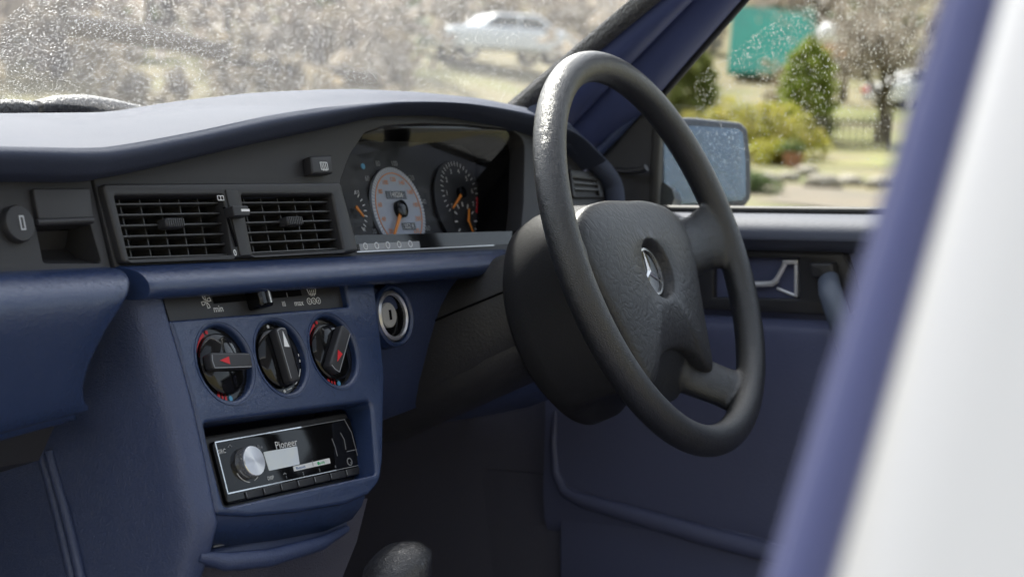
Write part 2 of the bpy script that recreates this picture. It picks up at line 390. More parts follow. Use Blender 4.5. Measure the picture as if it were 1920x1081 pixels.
def leaf_cloud(pts, size, up=.3):
    """many small leaf faces around given points"""
    V = np.zeros((len(pts)*4, 3)); rs_ = np.random.RandomState(len(pts))
    P = np.array(pts); n_ = len(P)
    a = rs_.normal(size=(n_, 3)); a /= np.linalg.norm(a, axis=1)[:, None]
    b = np.cross(a, rs_.normal(size=(n_, 3))); b /= np.linalg.norm(b, axis=1)[:, None]
    s = size*rs_.uniform(.6, 1.3, (n_, 1))
    V[0::4] = P-a*s; V[1::4] = P+b*s*.55; V[2::4] = P+a*s; V[3::4] = P-b*s*.55
    return V, [(4*i, 4*i+1, 4*i+2, 4*i+3) for i in range(n_)]
def fast_mesh(name, V, Fc, mt, parent=None, smooth=False):
    me = bpy.data.meshes.new(name); me.from_pydata([tuple(v) for v in V], [], Fc)
    if smooth: me.shade_smooth()
    return obj(name, me, mt, parent)
def conifer(base, h, w_, mt, label, lean=0.0):
    t = thing('conifer', label, 'conifer'); t.location = tuple(base); r_ = np.random.RandomState(int(h*100))
    tube('trunk', [(0, 0, 0), (0, 0, h*.5), (0, 0, h*.9)], [h*.025, h*.018, h*.006], M['bark'], t, 8)
    pts = []
    while len(pts) < 7500:
        z = r_.uniform(.05, 1); rad = w_*.5*(math.sin(math.pi*min(1, (1-z)*.62+.12)))**.8*(1 if z < .85 else (1-z)/.15*.9+.1)
        a = r_.uniform(0, 2*math.pi); lump = 1+.24*math.sin(a*5+z*19)+.2*math.sin(a*3-z*37)+.12*math.sin(a*11+z*7)
        q = rad*lump*r_.uniform(.45, 1)**.5
        pts.append((q*math.cos(a)+lean*z*h, q*math.sin(a), z*h))
    V, Fc = leaf_cloud(pts, h*.028); fast_mesh('crown', V, Fc, mt, t)
    return t
def shrub(base, w_, h, mt, label, n_=1600, leaf=.06, group=None, name='shrub'):
    t = thing(name, label, 'shrub', group=group); t.location = tuple(base); r_ = np.random.RandomState(int(w_*997+h*131))
    m = MB()
    for k in range(7):
        a = r_.uniform(0, 6.28); q = r_.uniform(.2, .8)
        m.add(tube_vf([(0, 0, 0), (q*w_*.25*math.cos(a), q*w_*.25*math.sin(a), h*.45), (q*w_*.42*math.cos(a), q*w_*.42*math.sin(a), h*.85)], [.03*h, .02*h, .006*h], 6))
    m.build('stem', M['bark'], t)
    cl = [(r_.normal()*w_*.22, r_.normal()*w_*.22, h*r_.uniform(.25, .85), r_.uniform(.14, .28)*w_) for _ in range(14)]
    pts = []
    for _ in range(n_):
        c = cl[r_.randint(14)]; q = r_.normal(size=3); q /= np.linalg.norm(q); q *= c[3]*r_.uniform(.3, 1)**.4
        pts.append((c[0]+q[0], c[1]+q[1], max(.03, c[2]+q[2]*.8)))
    V, Fc = leaf_cloud(pts, leaf); fast_mesh('foliage', V, Fc, mt, t); return t
def bare_tree(base, h, label, spread=.5, seed=3, trunk_r=.13, fork=.38):
    t = thing('bare_tree', label, 'tree'); t.location = tuple(base); r_ = np.random.RandomState(seed)
    tr = MB(); br = MB(); tips = []
    def grow(p, d, l, rad, lev):
        q = [p]; dd = d.copy()
        for k in range(3):
            dd = dd+r_.normal(size=3)*.13; dd /= np.linalg.norm(dd); q.append(q[-1]+dd*l/3)
        (tr if lev == 0 else br).add(tube_vf(q, [rad, rad*.88, rad*.76, rad*.62], 7 if lev < 2 else 4))
        if lev >= 4: tips.append(q[-1]); return
        for k in range(4 if lev < 3 else 3):
            a = r_.uniform(0, 6.28); s = np.array((math.cos(a), math.sin(a), r_.uniform(-.05, .35)))*spread*1.35
            nd = dd*.75+s; nd /= np.linalg.norm(nd); grow(q[-1 if k < 2 else -2], nd, l*r_.uniform(.55, .8), rad*.55, lev+1)
    grow(np.zeros(3), np.array((0, 0, 1.)), h*fork, trunk_r, 0)
    tr.build('trunk', M['bark'], t); br.build('limbs', M['bark'], t)
    pts = []
    for p in tips:
        for _ in range(14): pts.append(p+r_.normal(size=3)*h*.055)
    V, Fc = leaf_cloud(pts, h*.012); o = fast_mesh('twigs', V, Fc, M['twig'], t); return t

conifer(ground_at(1499, 44), 44*195/3200, 44*88/3200, M['conifer'], 'bright green cone-shaped conifer standing behind the garden fence', -.06)
b_ = ground_at(1280, 40); conifer(b_, 40*200/3200, 40*85/3200, M['conifer2'], 'darker green columnar conifer beside the front edge of the side window')
for i, (u, d_, w_, h_, lb) in enumerate(((1330, 37, 100, 95, 'yellow-green shrub between the dark conifer and the door mirror'), (1395, 38, 110, 120, 'broad yellow-green shrub just above the door mirror'), (1455, 38.5, 100, 85, 'yellow-green shrub at the foot of the bright conifer'), (1425, 36, 80, 50, 'low yellow-green shrub beside the terracotta pot'))):
    shrub(ground_at(u, d_), d_*w_/3200*1.2, d_*h_/3200, M['shrub'], lb, 1700, .07)
shrub(ground_at(1400, 27), 27*110/3200, 27*36/3200, M['ever'], 'low dull green plant between the pale path stones', 700, .05)
shrub(ground_at(1480, 50), 50*120/3200, 50*120/3200, M['dead'], 'brown bush under the teal roof', 900, .09)
bare_tree(ground_at(1632, 45), 5.6, 'bare brown tree with a dark trunk behind the garden fence', .62, 11, .16, .30)
bare_tree(ground_at(1560, 58), 6.5, 'bare grey-brown tree further up behind the bright conifer', .6, 5, .15)
# picket fence
pf = thing('picket_fence', 'low dark picket fence along the sunlit lawn', 'fence')
d_ = 43.0
pk = plate_mesh('picket', [(-.03, 0), (.03, 0), (.03, .80), (0, .86), (-.03, .80)], [], Frame((0, 0, 0), (0, 1, 0), (0, 0, 1)), -.01, .01)
us = np.arange(1496, 1648, 12.5)
for i, u in enumerate(us):
    o = obj('picket', pk, M['wood'], pf); p = ground_at(u, d_); o.location = tuple(p); o.rotation_euler = (0, 0, -R(67))
    o.rotation_euler = (0, 0, math.pi/2-(R(58.57)+math.atan((u-960)/3200.))+math.pi)
for hgt in (.18, .66):
    a = ground_at(1490, d_+.05); b = ground_at(1655, d_+.05); a[2] += hgt; b[2] += hgt
    tube('rail', [a, b], .035, M['wood'], pf, 6)
for u in (1490, 1652):
    a = ground_at(u, d_+.1); tube('post', [a, a+np.array((0, 0, 1.0))], .06, M['wood'], pf, 6)
# kerb wall under the fence and stones
for i, (u, d_, s_, lb) in enumerate(((1425, 30, .30, 'large pale rock beside the door mirror'), (1468, 31, .24, 'small pale rock in front of the terracotta pot'), (1530, 29.5, .36, 'wide pale rock in the middle of the path edging'), (1585, 30.5, .28, 'pale rock below the picket fence'), (1640, 30, .32, 'pale rock below the bare tree'), (1690, 31, .3, 'pale rock nearest the blue pillar'), (1500, 33, .26, 'round grey rock right of the terracotta pot'))):
    t_ = bpy.data.meshes.new('rock'); bm = bmesh.new(); bmesh.ops.create_icosphere(bm, subdivisions=2, radius=1)
    rr = random.Random(i)
    for v in bm.verts: v.co *= rr.uniform(.82, 1.1); v.co.z *= .5
    bm.to_mesh(t_); bm.free(); t_.shade_smooth(); o = obj('rock', t_, M['stone']); p = ground_at(u, d_); o.location = (p[0], p[1], p[2]+s_*.18); o.scale = (s_, s_, s_)
    tag(o, lb, 'rock')
p = ground_at(1474, 35.5); pot = thing('plant_pot', 'terracotta plant pot under the yellow-green shrubs', 'plant pot'); pot.location = tuple(p)
fz = Frame((0, 0, 0), (1, 0, 0), (0, 1, 0))
lathe('pot_body', [(.08, 0), (.15, 0), (.20, .25), (.22, .25), (.22, .31), (.19, .31), (.17, .22)], fz, M['terracotta'], pot, 20)
shp = [(rnd.gauss(0, .12), rnd.gauss(0, .12), .3+abs(rnd.gauss(0, .12))) for _ in range(160)]; V, Fc = leaf_cloud(shp, .06); fast_mesh('foliage', V, Fc, M['ever'], pot)
# teal roofed house
hs = thing('house', 'house with a broad teal roof above the garden', 'house'); dd = 62.
c0 = np.array((*dirw(1352, dd), 0)); c1 = np.array((*dirw(1497, dd), 0)); ex = (c1-c0)/np.linalg.norm(c1-c0); eyb = np.array((ex[1], -ex[0], 0)); eyb = -eyb if eyb @ (c0-np.array((*CAM[:2], 0))) < 0 else eyb
HL = np.linalg.norm(c1-c0); zt, zm, zb = lift(2, 1420, dd), lift(128, 1420, dd), lift(215, 1420, dd)-1
def hp(x, y, z): return c0+ex*x+eyb*y+np.array((0, 0, z))
mm = MB()
mm.add(([hp(x, y, z) for z in (zb, zm) for x, y in ((.1, 1.5), (HL-.1, 1.5), (HL-.1, 7), (.1, 7))], [(0, 1, 5, 4), (1, 2, 6, 5), (2, 3, 7, 6), (3, 0, 4, 7)])).build('wall', M['housewall'], hs)
mm = MB()
for s_ in (0, 1):
    pass
prof = [(1.0, zm-.15), (4.2, zt), (7.4, zm-.15), (7.4, zm-.30), (4.2, zt-.18), (1.0, zm-.30)]
loft('roof', [[hp(-.2, y, z) for y, z in prof], [hp(HL+.2, y, z) for y, z in prof]], M['teal'], hs)
for i in range(12):
    x = -.1+(HL+.2)*i/11; tube('batten', [hp(x, 1.0, zm-.12), hp(x, 4.2, zt+.03)], .035, M['teal'], hs, 5)
for x in (.6, HL-1.3):
    f = Frame(hp(x, 1.49, zb+1.4), ex, (0, 0, 1)); wn_ = plate('window', rect(0, 0, .7, .8), f, -.02, .05, M['white_print'], hs, holes=[rect(.06, .06, .64, .74)]); plate('pane', rect(.06, .06, .64, .74), f, 0, .01, M['carglass'], wn_)
# small ornament
go = thing('garden_ornament', 'small white and orange garden ornament beside the bright conifer', 'garden ornament'); p = np.array((*dirw(1527, 52), lift(103, 1527, 52))); go.location = tuple(p)
lathe('white_body', [(.001, .25), (.26, .28), (.34, .5), (.26, .75), (.08, .86), (.001, .88)], fz, M['white_print'], go, 18)
lathe('orange_base', [(.001, -.1), (.30, -.08), (.32, .12), (.20, .27), (.001, .28)], fz.at(.28, -.1, 0), M['orange'], go, 18)
lathe('pole', [(.05, -2.5), (.05, .3)], fz, M['wood'], go, 8)
# parked cars up the slope
def parked_car(name, pos, heading, paint, label):
    t = thing(name, label, 'car', group='cars parked on the slope'); t.location = tuple(pos); t.rotation_euler = (0, 0, heading)
    fx = Frame((0, 0, 0), (1, 0, 0), (0, 0, 1))
    body = rpoly([(-2.15, .35), (2.1, .35), (2.15, .75), (1.9, .92), (1.0, 1.0), (-1.6, 1.02), (-2.1, .95), (-2.2, .6)], .12)
    plate('body', body, fx, -.85, .85, paint, t, .09)
    plate('cabin', rpoly([(1.0, .98), (.45, 1.38), (-.95, 1.42), (-1.65, 1.0)], .12), fx, -.72, .72, paint, t, .1)
    for sgn in (-1, 1):
        d0, d1 = (.70, .735) if sgn > 0 else (-.735, -.70)
        plate('side_window', rpoly([(.82, 1.02), (.40, 1.32), (-.25, 1.35), (-.25, 1.02)], .04), fx, d0, d1, M['carglass'], t)
        plate('side_window', rpoly([(-.33, 1.02), (-.33, 1.35), (-.88, 1.35), (-1.35, 1.03)], .04), fx, d0, d1, M['carglass'], t)
        for x in (-1.35, 1.3):
            f = Frame((x, -.72 if sgn < 0 else .72, .33), (1, 0, 0), (0, 0, 1)).off(0)
            wl_ = lathe('wheel', [(.001, -.1), (.32, -.1), (.33, 0), (.32, .1), (.001, .1)], f, M['rubber'], t, 20); lathe('rim', [(.001, -.12), (.19, -.11), (.2, 0), (.19, .11), (.001, .12)], f, M['steel'], wl_, 16)
    f = Frame((0, 0, 0), (0, 1, 0), (0, 0, 1))
    for y in (-.6, .6): plate('headlight', rpoly(rect(y-.17, .62, y+.17, .76), .03), f, 2.1, 2.17, M['chrome'], t); plate('tail_light', rpoly(rect(y-.15, .68, y+.15, .84), .03), f, -2.22, -2.12, M['red_print'], t)
    return t
p = ground_at(915, 50); p[2] = lift(95, 915, 50)-.4; parked_car('parked_car', p, R(-31+180), M['carpaint'], 'pale blue-white parked car blurred through the windscreen')
p = ground_at(1725, 58); p[2] = lift(205, 1725, 58)-.3; parked_car('parked_car', p, R(-35), M['white'], 'white parked car seen past the bare tree by the blue pillar')
# wooded hillside
def wood(name, n_, col, dens, seed, label, size):
    r_ = np.random.RandomState(seed); pts = []
    while len(pts) < n_:
        u = r_.uniform(-150, 2150); d_ = r_.uniform(*dens['d']); x, y = dirw(u, d_); az = math.degrees(math.atan2(x-CAM[0], y-CAM[1]))
        if dens.get('u') and not any(a < u < b for a, b in dens['u']): continue
        if dens.get('gap') and any(a < u < b and d_ < dm for a, b, dm in dens['gap']): continue
        z0 = gz(x, y); h = r_.uniform(*dens['h']); cw = h*.35
        k = r_.randint(60, 120)
        for _ in range(k):
            q = r_.normal(size=3); q /= np.linalg.norm(q); q *= r_.uniform(.2, 1)**.5
            pts.append((x+q[0]*cw, y+q[1]*cw, max(z0+.05, z0+h*.55+q[2]*h*.5)))
    V, Fc = leaf_cloud(pts, size); o = fast_mesh(name, V, Fc, col); tag(o, label, 'wood', kind='stuff'); return o
GAP = [(740, 1090, 52), (1200, 2100, 66)]
wood('brown_wood', 40000, M['twig'], dict(d=(38, 150), h=(1.5, 6), gap=GAP), 1, 'grey-brown leafless wood covering the hillside', .30)
wood('bracken_slope', 30000, M['dead'], dict(d=(30, 110), h=(.5, 2.0), gap=GAP), 2, 'tan dead bracken on the slope', .22)
wood('evergreen_undergrowth', 9000, M['ever'], dict(d=(44, 120), h=(1.5, 5), u=[(-150, 40), (130, 420), (560, 760), (1380, 1480), (1560, 1640)], gap=GAP), 3, 'green evergreen clumps scattered over the hillside', .26)
a = ground_at(110, 33); b = ground_at(690, 36); a[2] = lift(55, 110, 33); b[2] = lift(152, 690, 36)
lg = thing('fallen_trunk', 'dark brown fallen trunk lying down the slope beyond the windscreen', 'tree trunk')
tube('trunk', [a+(b-a)*t+np.array((0, 0, .06*math.sin(7*t))) for t in np.linspace(0, 1, 9)], list(np.linspace(.24, .15, 9)), M['bark'], lg, 10)
for t_ in (.25, .5, .8):
    q = a+(b-a)*t_; tube('branch_stub', [q, q+np.array((.3, .4, .9))], [.12, .05], M['bark'], lg, 6)

# ================================================================== CAR BODY
car = thing('white_car', 'white car whose blue trimmed pillars and roof frame the cabin', 'car')
def ext(a, b, t): a = np.array(a); b = np.array(b); return a+(b-a)*t
LN = {}
for k, (p0, x0, p1, x1) in dict(l0=((975, 193), .600, (1205, 0), .550), l1=((1012, 186), .612, (1238, 0), .565), l2=((1118, 190), .655, (1296, 0), .600), l3=((1243, 172), .690, (1393, 0), .632)).items():
    LN[k] = (XP(x0).w(*p0), XP(x1).w(*p1))
def strip(name, la, lb, bulge, thick, mt, parent, t0=-.6, t1=2.1, na_=8, nb=10):
    inner = np.cross(LN[la][1]-LN[la][0], LN[lb][0]-LN[la][0]); inner /= np.linalg.norm(inner)
    if inner @ (CAM-LN[la][0]) < 0: inner = -inner
    rings = []
    for i in range(nb+1):
        t = t0+(t1-t0)*i/nb; A = ext(*LN[la], t); B = ext(*LN[lb], t)
        top = [A+(B-A)*s+inner*bulge*math.sin(math.pi*s)**.6 for s in np.linspace(0, 1, na_)]
        rings.append(top+[B-inner*thick, A-inner*thick])
    return loft(name, rings, mt, parent, True, True, 50)
strip('windscreen_rubber', 'l0', 'l1', .006, .012, M['wetrubber'], car)
strip('pillar_trim', 'l1', 'l2', .014, .02, M['pillar'], car)
# roof, floor, firewall
rf = [(-.62, -.10, 1.36), (.60, -.10, 1.36)]
rings = []
for x, dz in ((-.62, -.05), (-.45, 0), (0, .02), (.45, 0), (.58, -.05)):
    rings.append([(x, -.10, 1.36+dz), (x, -.24, 1.37+dz), (x, -.24, 1.34+dz), (x, -.10, 1.335+dz)])
loft('roof', rings, M['white'], car)
rings = [[(x, y, z+dz) for y, z in ((-.78, 1.39), (-1.6, 1.37), (-1.6, 1.34), (-.78, 1.355))] for x, dz in ((-.62, -.05), (-.45, 0), (0, .02), (.45, 0), (.58, -.05))]
loft('roof', rings, M['white'], car)
for sg in (-1, 1):
    rings = [[(sg*xx, y, z) for xx, z in ((.36, 1.385), (.45, 1.38), (.60, 1.335), (.60, 1.31), (.45, 1.35), (.36, 1.355))] for y in (-.24, -.78)]
    loft('roof', rings, M['white'], car)
mesh('added_sunroof', [(-.37, -.25, 1.382), (.37, -.25, 1.382), (.37, -.77, 1.388), (-.37, -.77, 1.388)], [(0, 1, 2, 3)], M['glass'], car)  # unseen glass opening, added to let light into the cabin from above
mesh('floor', [(-.72, .7, .28), (.72, .7, .28), (.72, -1.5, .28), (-.72, -1.5, .28)], [(0, 1, 2, 3)], M['carpet'], car)
mesh('firewall', [(-.75, .66, .28), (.75, .66, .28), (.75, .50, 1.0), (-.75, .50, 1.0)], [(0, 1, 2, 3)], M['carpet'], car)
mesh('kick_panel', [(.697, .30, .28), (.697, .30, .93), (.66, .70, .93), (.66, .70, .28)], [(0, 1, 2, 3)], M['carpet'], car)
rings = [[(-.72, y, z) for y, z in ((.6, .95), (.6, .28), (.45, .28), (.40, .95))], [(-.69, y, z) for y, z in ((.6, .95), (.6, .28), (.45, .28), (.40, .95))]]
loft('kick_panel', rings, M['carpet'], car)
# bonnet outside the windscreen
rings = []
for x in np.linspace(-.75, .75, 11):
    yb = .62-.5*x*x*.9; rings.append([(x, yb, 1.0-.10*x*x), (x, 1.2, .97-.1*x*x), (x, 1.75, .86-.1*x*x), (x, 1.8, .6), (x, yb, .7)])
loft('bonnet', rings, M['white'], car)

# near door pillar: seal tube, painted flange
P0, P1 = XP(-.672).w(1832, 0), XP(-.712).w(1507, 1081)
ax = (P0-P1)/np.linalg.norm(P0-P1)
sp_ = [P1-ax*.35+ax*t for t in np.linspace(0, .95, 20)]
pillar = tube('pillar_seal', sp_, .0066, M['seal'], car, 14)
tube('seal_lip', [p+np.array((-.0005, .0062, 0)) for p in sp_], .0022, M['seal'], car, 8)
# rear door skin, white
rd = thing('rear_door', 'white painted rear door edge filling the right side, out of focus', 'car door')
Q0, Q1 = XP(-.715).w(1893, 0), XP(-.752).w(1583, 1081); ax2 = (Q0-Q1)/np.linalg.norm(Q0-Q1)
rings = []
for t in np.linspace(-.45, .75, 16):
    q = Q1+ax2*t
    rings.append([q+np.array(v) for v in ((.05, -.02, 0), (.012, .001, 0), (.004, .0025, 0), (-.003, .0005, 0), (-.0085, -.006, 0), (-.012, -.02, 0), (-.018, -.12, 0), (-.025, -.5, 0), (-.02, -1.0, 0), (.02, -1.0, 0))])
loft('door_skin', rings, M['white'], rd, True, True, 60)

# ================================================================== WINDSCREEN + RAIN + WIPER
def ws(x, t, d=0.0):
    s = t; yb = .535-.6*x*x; zb = 1.035+.08*x*x
    return np.array((x*(1-.25*max(s, 0)), yb-s, zb+.616*s))+d*np.array((0, .524, .851))
wsn = thing('windscreen', 'front windscreen glass covered in rain drops', 'windscreen')
rings = [[ws(x, t) for x in np.linspace(-.66, .66, 25)] for t in np.linspace(-.06, .55, 9)]
V, Fc = loft_vf(rings, False, False); mesh('glass_pane', V, Fc, M['screen'], wsn, True, None)
def drop_mesh(n_, place, rmin, rmax, seed, flat=.55):
    """flattened water beads, 28 faces each"""
    r_ = np.random.RandomState(seed); lat = [(1, 0), (.80, .50), (.45, .85)]; K = 8
    B = []; 
    for rr, hh in lat:
        for k in range(K): a = 2*math.pi*k/K; B.append((rr*math.cos(a), rr*math.sin(a), hh))
    B.append((0, 0, 1)); B = np.array(B); T = [tuple(range(K-1, -1, -1))]
    for i in range(2):
        for k in range(K): k2 = (k+1) % K; T.append((i*K+k, i*K+k2, (i+1)*K+k2, (i+1)*K+k))
    for k in range(K): T.append((2*K+k, 2*K+(k+1) % K, 3*K))
    V = []; Fc = []
    for i in range(n_):
        p, nrm, up = place(r_)
        s = rmin+(rmax-rmin)*r_.uniform()**2.2; sx = np.cross(up, nrm); st = r_.uniform(.9, 1.3)
        Q = p+s*(B[:, 0:1]*sx+B[:, 1:2]*up*st+B[:, 2:3]*nrm*flat); o_ = len(V)
        V.extend(map(tuple, Q)); Fc.extend([tuple(j+o_ for j in f) for f in T])
    return V, Fc
def pl_ws(r_):
    while True:
        x = r_.uniform(-.05, .64); t = r_.uniform(-.03, .30)
        if x < .15 and t > .16: continue
        p = ws(x, t, .0012); return p, np.array((0, .524, .851)), np.array((0, -.851, .524))
V, Fc = drop_mesh(50000, pl_ws, .0003, .0010, 4, .12)
tag(fast_mesh('raindrops', V, Fc, M['water'], wsn, True), kind='stuff')
wp = thing('wiper', 'dark wiper lying at the foot of the windscreen', 'wiper')
YW = YP(.545)
c = [YW.w(u, v) for u, v in ((70, 203), (110, 198), (160, 196), (210, 200), (262, 205))]
tube('wiper_arm', c, [.010, .013, .013, .010, .005], M['wetrubber'], wp, 10, flat=(1, .8))
c = [YW.w(u, v) for u, v in ((-160, 216), (-60, 208), (30, 205), (62, 206))]
tube('wiper_blade', c, [.008, .010, .010, .008], M['wetrubber'], wp, 10)

# ================================================================== DASHBOARD
dash = thing('dashboard', 'blue vinyl dashboard with black fascia, air vents and curved top pad', 'dashboard')
def curve_x(samples):
    """world points -> function of x giving (y,z)"""
    A = np.array(sorted([tuple(p) for p in samples])); return lambda x: np.array((np.interp(x, A[:, 0], A[:, 1]), np.interp(x, A[:, 0], A[:, 2])))
def sm(L, n=6): return [tuple(p) for p in spline(L, n)]
Bc = sm([(-120, 329), (0, 330.5), (120, 333), (171, 332), (210, 326), (273, 314), (474, 267), (600, 240), (690, 219.6), (722, 213), (787, 210), (851, 213), (949, 231), (991, 242), (1040, 258), (1063, 268), (1100, 303), (1125, 335), (1134, 375)])
Rc = sm([(-120, 271), (0, 273), (130, 276), (200, 272), (350, 246), (500, 215), (650, 196), (740, 192), (850, 195), (940, 206), (1000, 221), (1050, 246), (1080, 272), (1130, 316), (1150, 350), (1156, 378)])
fB = curve_x([FA.w(u, v, .012) for u, v in Bc]); fR = curve_x([FA.w(u, v, .017) for u, v in Rc])
tp = []
for u, v in ((-150, 212), (0, 213), (150, 215), (184, 216.5)): tp.append(YP(.47).w(u, v))
for u, v in ((190, 216), (260, 203), (400, 185), (520, 172), (650, 167), (760, 172), (880, 183), (990, 203)):
    tp.append(YP(np.interp(u, [190, 500, 990], [.42, .36, .262])).w(u, v))
for u, v in ((1030, 225), (1062, 249), (1102, 287), (1153, 328), (1163, 360), (1168, 380)): tp.append(YP(.245 if u < 1100 else .225).w(u, v))
fT = curve_x(tp)
xs = np.concatenate([np.linspace(-.78, -.2, 8), np.linspace(-.18, .56, 46), np.linspace(.57, .60, 4)])
rings = []
for x in xs:
    xx = x
    b = fB(xx); r_ = fR(xx); t = fT(xx)
    up2 = np.array((math.sin(R(17.5)), math.cos(R(17.5)))); en2 = np.array((-math.cos(R(17.5)), math.sin(R(17.5))))
    h = max((r_-b) @ up2, .004); t = np.array((max(t[0], r_[0]+.008), t[1]))
    f1 = b+en2*.010+up2*h*.12; f2 = b+en2*.019+up2*h*.45; f3 = b+en2*.016+up2*h*.80
    m1 = r_+(t-r_)*.33+np.array((0, .004)); m2 = r_+(t-r_)*.7+np.array((0, .003))
    yb = max(.525-.6*x*x, t[0]+.012); e1 = np.array((t[0]+(yb-t[0])*.4, t[1]-.004)); e2 = np.array((yb, min(t[1]-.015, 1.035)))
    ctrl = [b-en2*.03, b, f1, f2, f3, r_+np.array((0, .001)), m1, m2, t, e1, e2]
    rings.append([np.array((x, *q)) for q in spline(ctrl, 4)])
V, Fc = loft_vf(rings, False, False)
top = mesh('top_pad', V, Fc, M['pad_top'], dash, True, None)
pe = [FA.w(u, v, d) for u, v, d in ((1000, 226, .002), (1040, 243, .006), (1075, 268, .008), (1110, 300, .008), (1138, 330, .008), (1150, 352, .008), (1154, 385, .008))]
tube('pad_end', spline(pe, 4), list(np.interp(np.arange(25), [0, 8, 24], [.018, .0125, .0115])), M['pad_top'], top, 12)
# fascia plates
def top2d(x0, x1, n=24):
    out = []
    for x in np.linspace(x0, x1, n):
        y, z = fB(x); p = np.array((x, y, z))-FA.o; out.append((float(p @ FA.ex), float(p @ FA.ey)+.002))
    return out
LY = FA.px(440, 487)[1]-.012                      # lower edge under the shelf
def X(x): return x+.0139
bez = [FA.px(*q) for q in ((181, 348), (628, 346), (662, 475), (220, 497))]
cl_out = FA.pts([(668, 470), (637, 340), (657, 287), (684, 249), (720, 236), (790, 231), (880, 234), (960, 243), (984, 262), (982, 380), (975, 455), (900, 461), (790, 468)])
cl_out = rpoly(cl_out, [.004, .012, .03, .02, .03, .05, .05, .03, .02, .03, .01, .05, .05])
yt = top2d(-.152, .655)
right_vent = FA.pts([(1064, 318), (1118, 325), (1128, 372), (1070, 372)])
fo = [(X(-.147), LY)]+[(X(.66), LY)]+yt[::-1]
plate('fascia', fo, FA, -.02, .0, M['black_soft'], dash, .001, holes=[[(bez[0][0]+.004, bez[0][1]-.004), (bez[1][0]-.004, bez[1][1]-.004), (bez[2][0]-.004, bez[2][1]+.004), (bez[3][0]+.004, bez[3][1]+.004)], cl_out])
# passenger side fascia with ashtray opening
ash = FA.pts([(54, 352), (164, 351), (193, 495), (80, 497)])
ash_low = FA.pts([(70, 421), (170, 418), (192, 492), (84, 492)])
pf2 = [(X(-.80), LY), (X(-.1535), LY)]+[(x-.0005, y) for x, y in top2d(-.157, -.80, 12)]
pf2 = [(X(-.80), LY), (X(-.1505), LY), (FA.px(173, 337)[0], FA.px(173, 337)[1])]+top2d(-.165, -.80, 12)
plate('passenger_fascia', pf2, FA, -.02, -.001, M['black_soft'], dash, .0015, holes=[rpoly(ash_low, .003)])
at = obj('ashtray', plate_mesh('ashtray', rpoly(FA.pts([(56, 355), (163, 354), (170, 414), (68, 417)]), .002), [], FA, -.004, .0035, .0012), M['black'], dash)
tube('ashtray_lip', [FA.w(68, 417, .004), FA.w(172, 413, .004)], .0028, M['black'], at, 8)
# hollow under the lip
a_, b_, c_, d2 = [FA.px(*q) for q in ((70, 421), (170, 418), (192, 492), (84, 492))]
rings = [[FA.W(*a_, -.022), FA.W(*b_, -.022)], [FA.W(a_[0], a_[1]-.012, -.030), FA.W(b_[0], b_[1]-.012, -.030)], [FA.W(d2[0], d2[1]+.008, -.022), FA.W(c_[0], c_[1]+.008, -.022)], [FA.W(d2[0], d2[1], -.004), FA.W(c_[0], c_[1], -.004)]]
V, Fc = loft_vf([[np.array(p) for p in r] for r in rings], False, False); mesh('ashtray_hollow', V, Fc, M['black'], at)
mesh('hollow_side', [FA.W(*b_, -.001), FA.W(*c_, -.001), FA.W(c_[0]-.002, c_[1], -.03), FA.W(b_[0]-.002, b_[1], -.03)], [(0, 1, 2, 3)], M['black'], at)
# round power socket with a usb plug
c_ = FA.px(30, 421)
us_ = lathe('power_socket', [(.0135, -.002), (.0135, .003), (.0125, .0048), (.0085, .0052), (.001, .0050)], FA.at(*c_), M['black'], dash, 32)
plate('usb_port', rect(-.0022, -.0052, .0022, .0052), FA.at(c_[0]+.001, c_[1]), .0048, .0056, M['steel'], us_, holes=[rect(-.0012, -.0042, .0012, .0042)])
# vents
VB = rpoly(bez, [.004]*4)
vh = {}
for k, q in dict(left=((203, 371), (407, 369), (426, 484), (231, 491)), right=((441, 369), (612, 368), (634, 472), (463, 481))).items():
    vh[k] = FA.pts(q)
sl_h = FA.pts([(416, 378), (430, 378), (452, 478), (440, 479)])
vb = plate('vent_bezel', VB, FA, -.006, .007, M['black'], dash, .0022, holes=[rpoly(vh['left'], .002), rpoly(vh['right'], .002)])
def bar_vf(a, b, hh, d0, d1):
    """slim bar between two fascia points"""
    a = np.array(a); b = np.array(b); n_ = np.array((0, hh/2))
    V = [FA.W(*p, d) for d in (d0, d1) for p in (a-n_, b-n_, b+n_, a+n_)]
    return V, [(3, 2, 1, 0), (4, 5, 6, 7), (0, 1, 5, 4), (1, 2, 6, 5), (2, 3, 7, 6), (3, 0, 4, 7)]
def lerp(a, b, t): return (a[0]+(b[0]-a[0])*t, a[1]+(b[1]-a[1])*t)
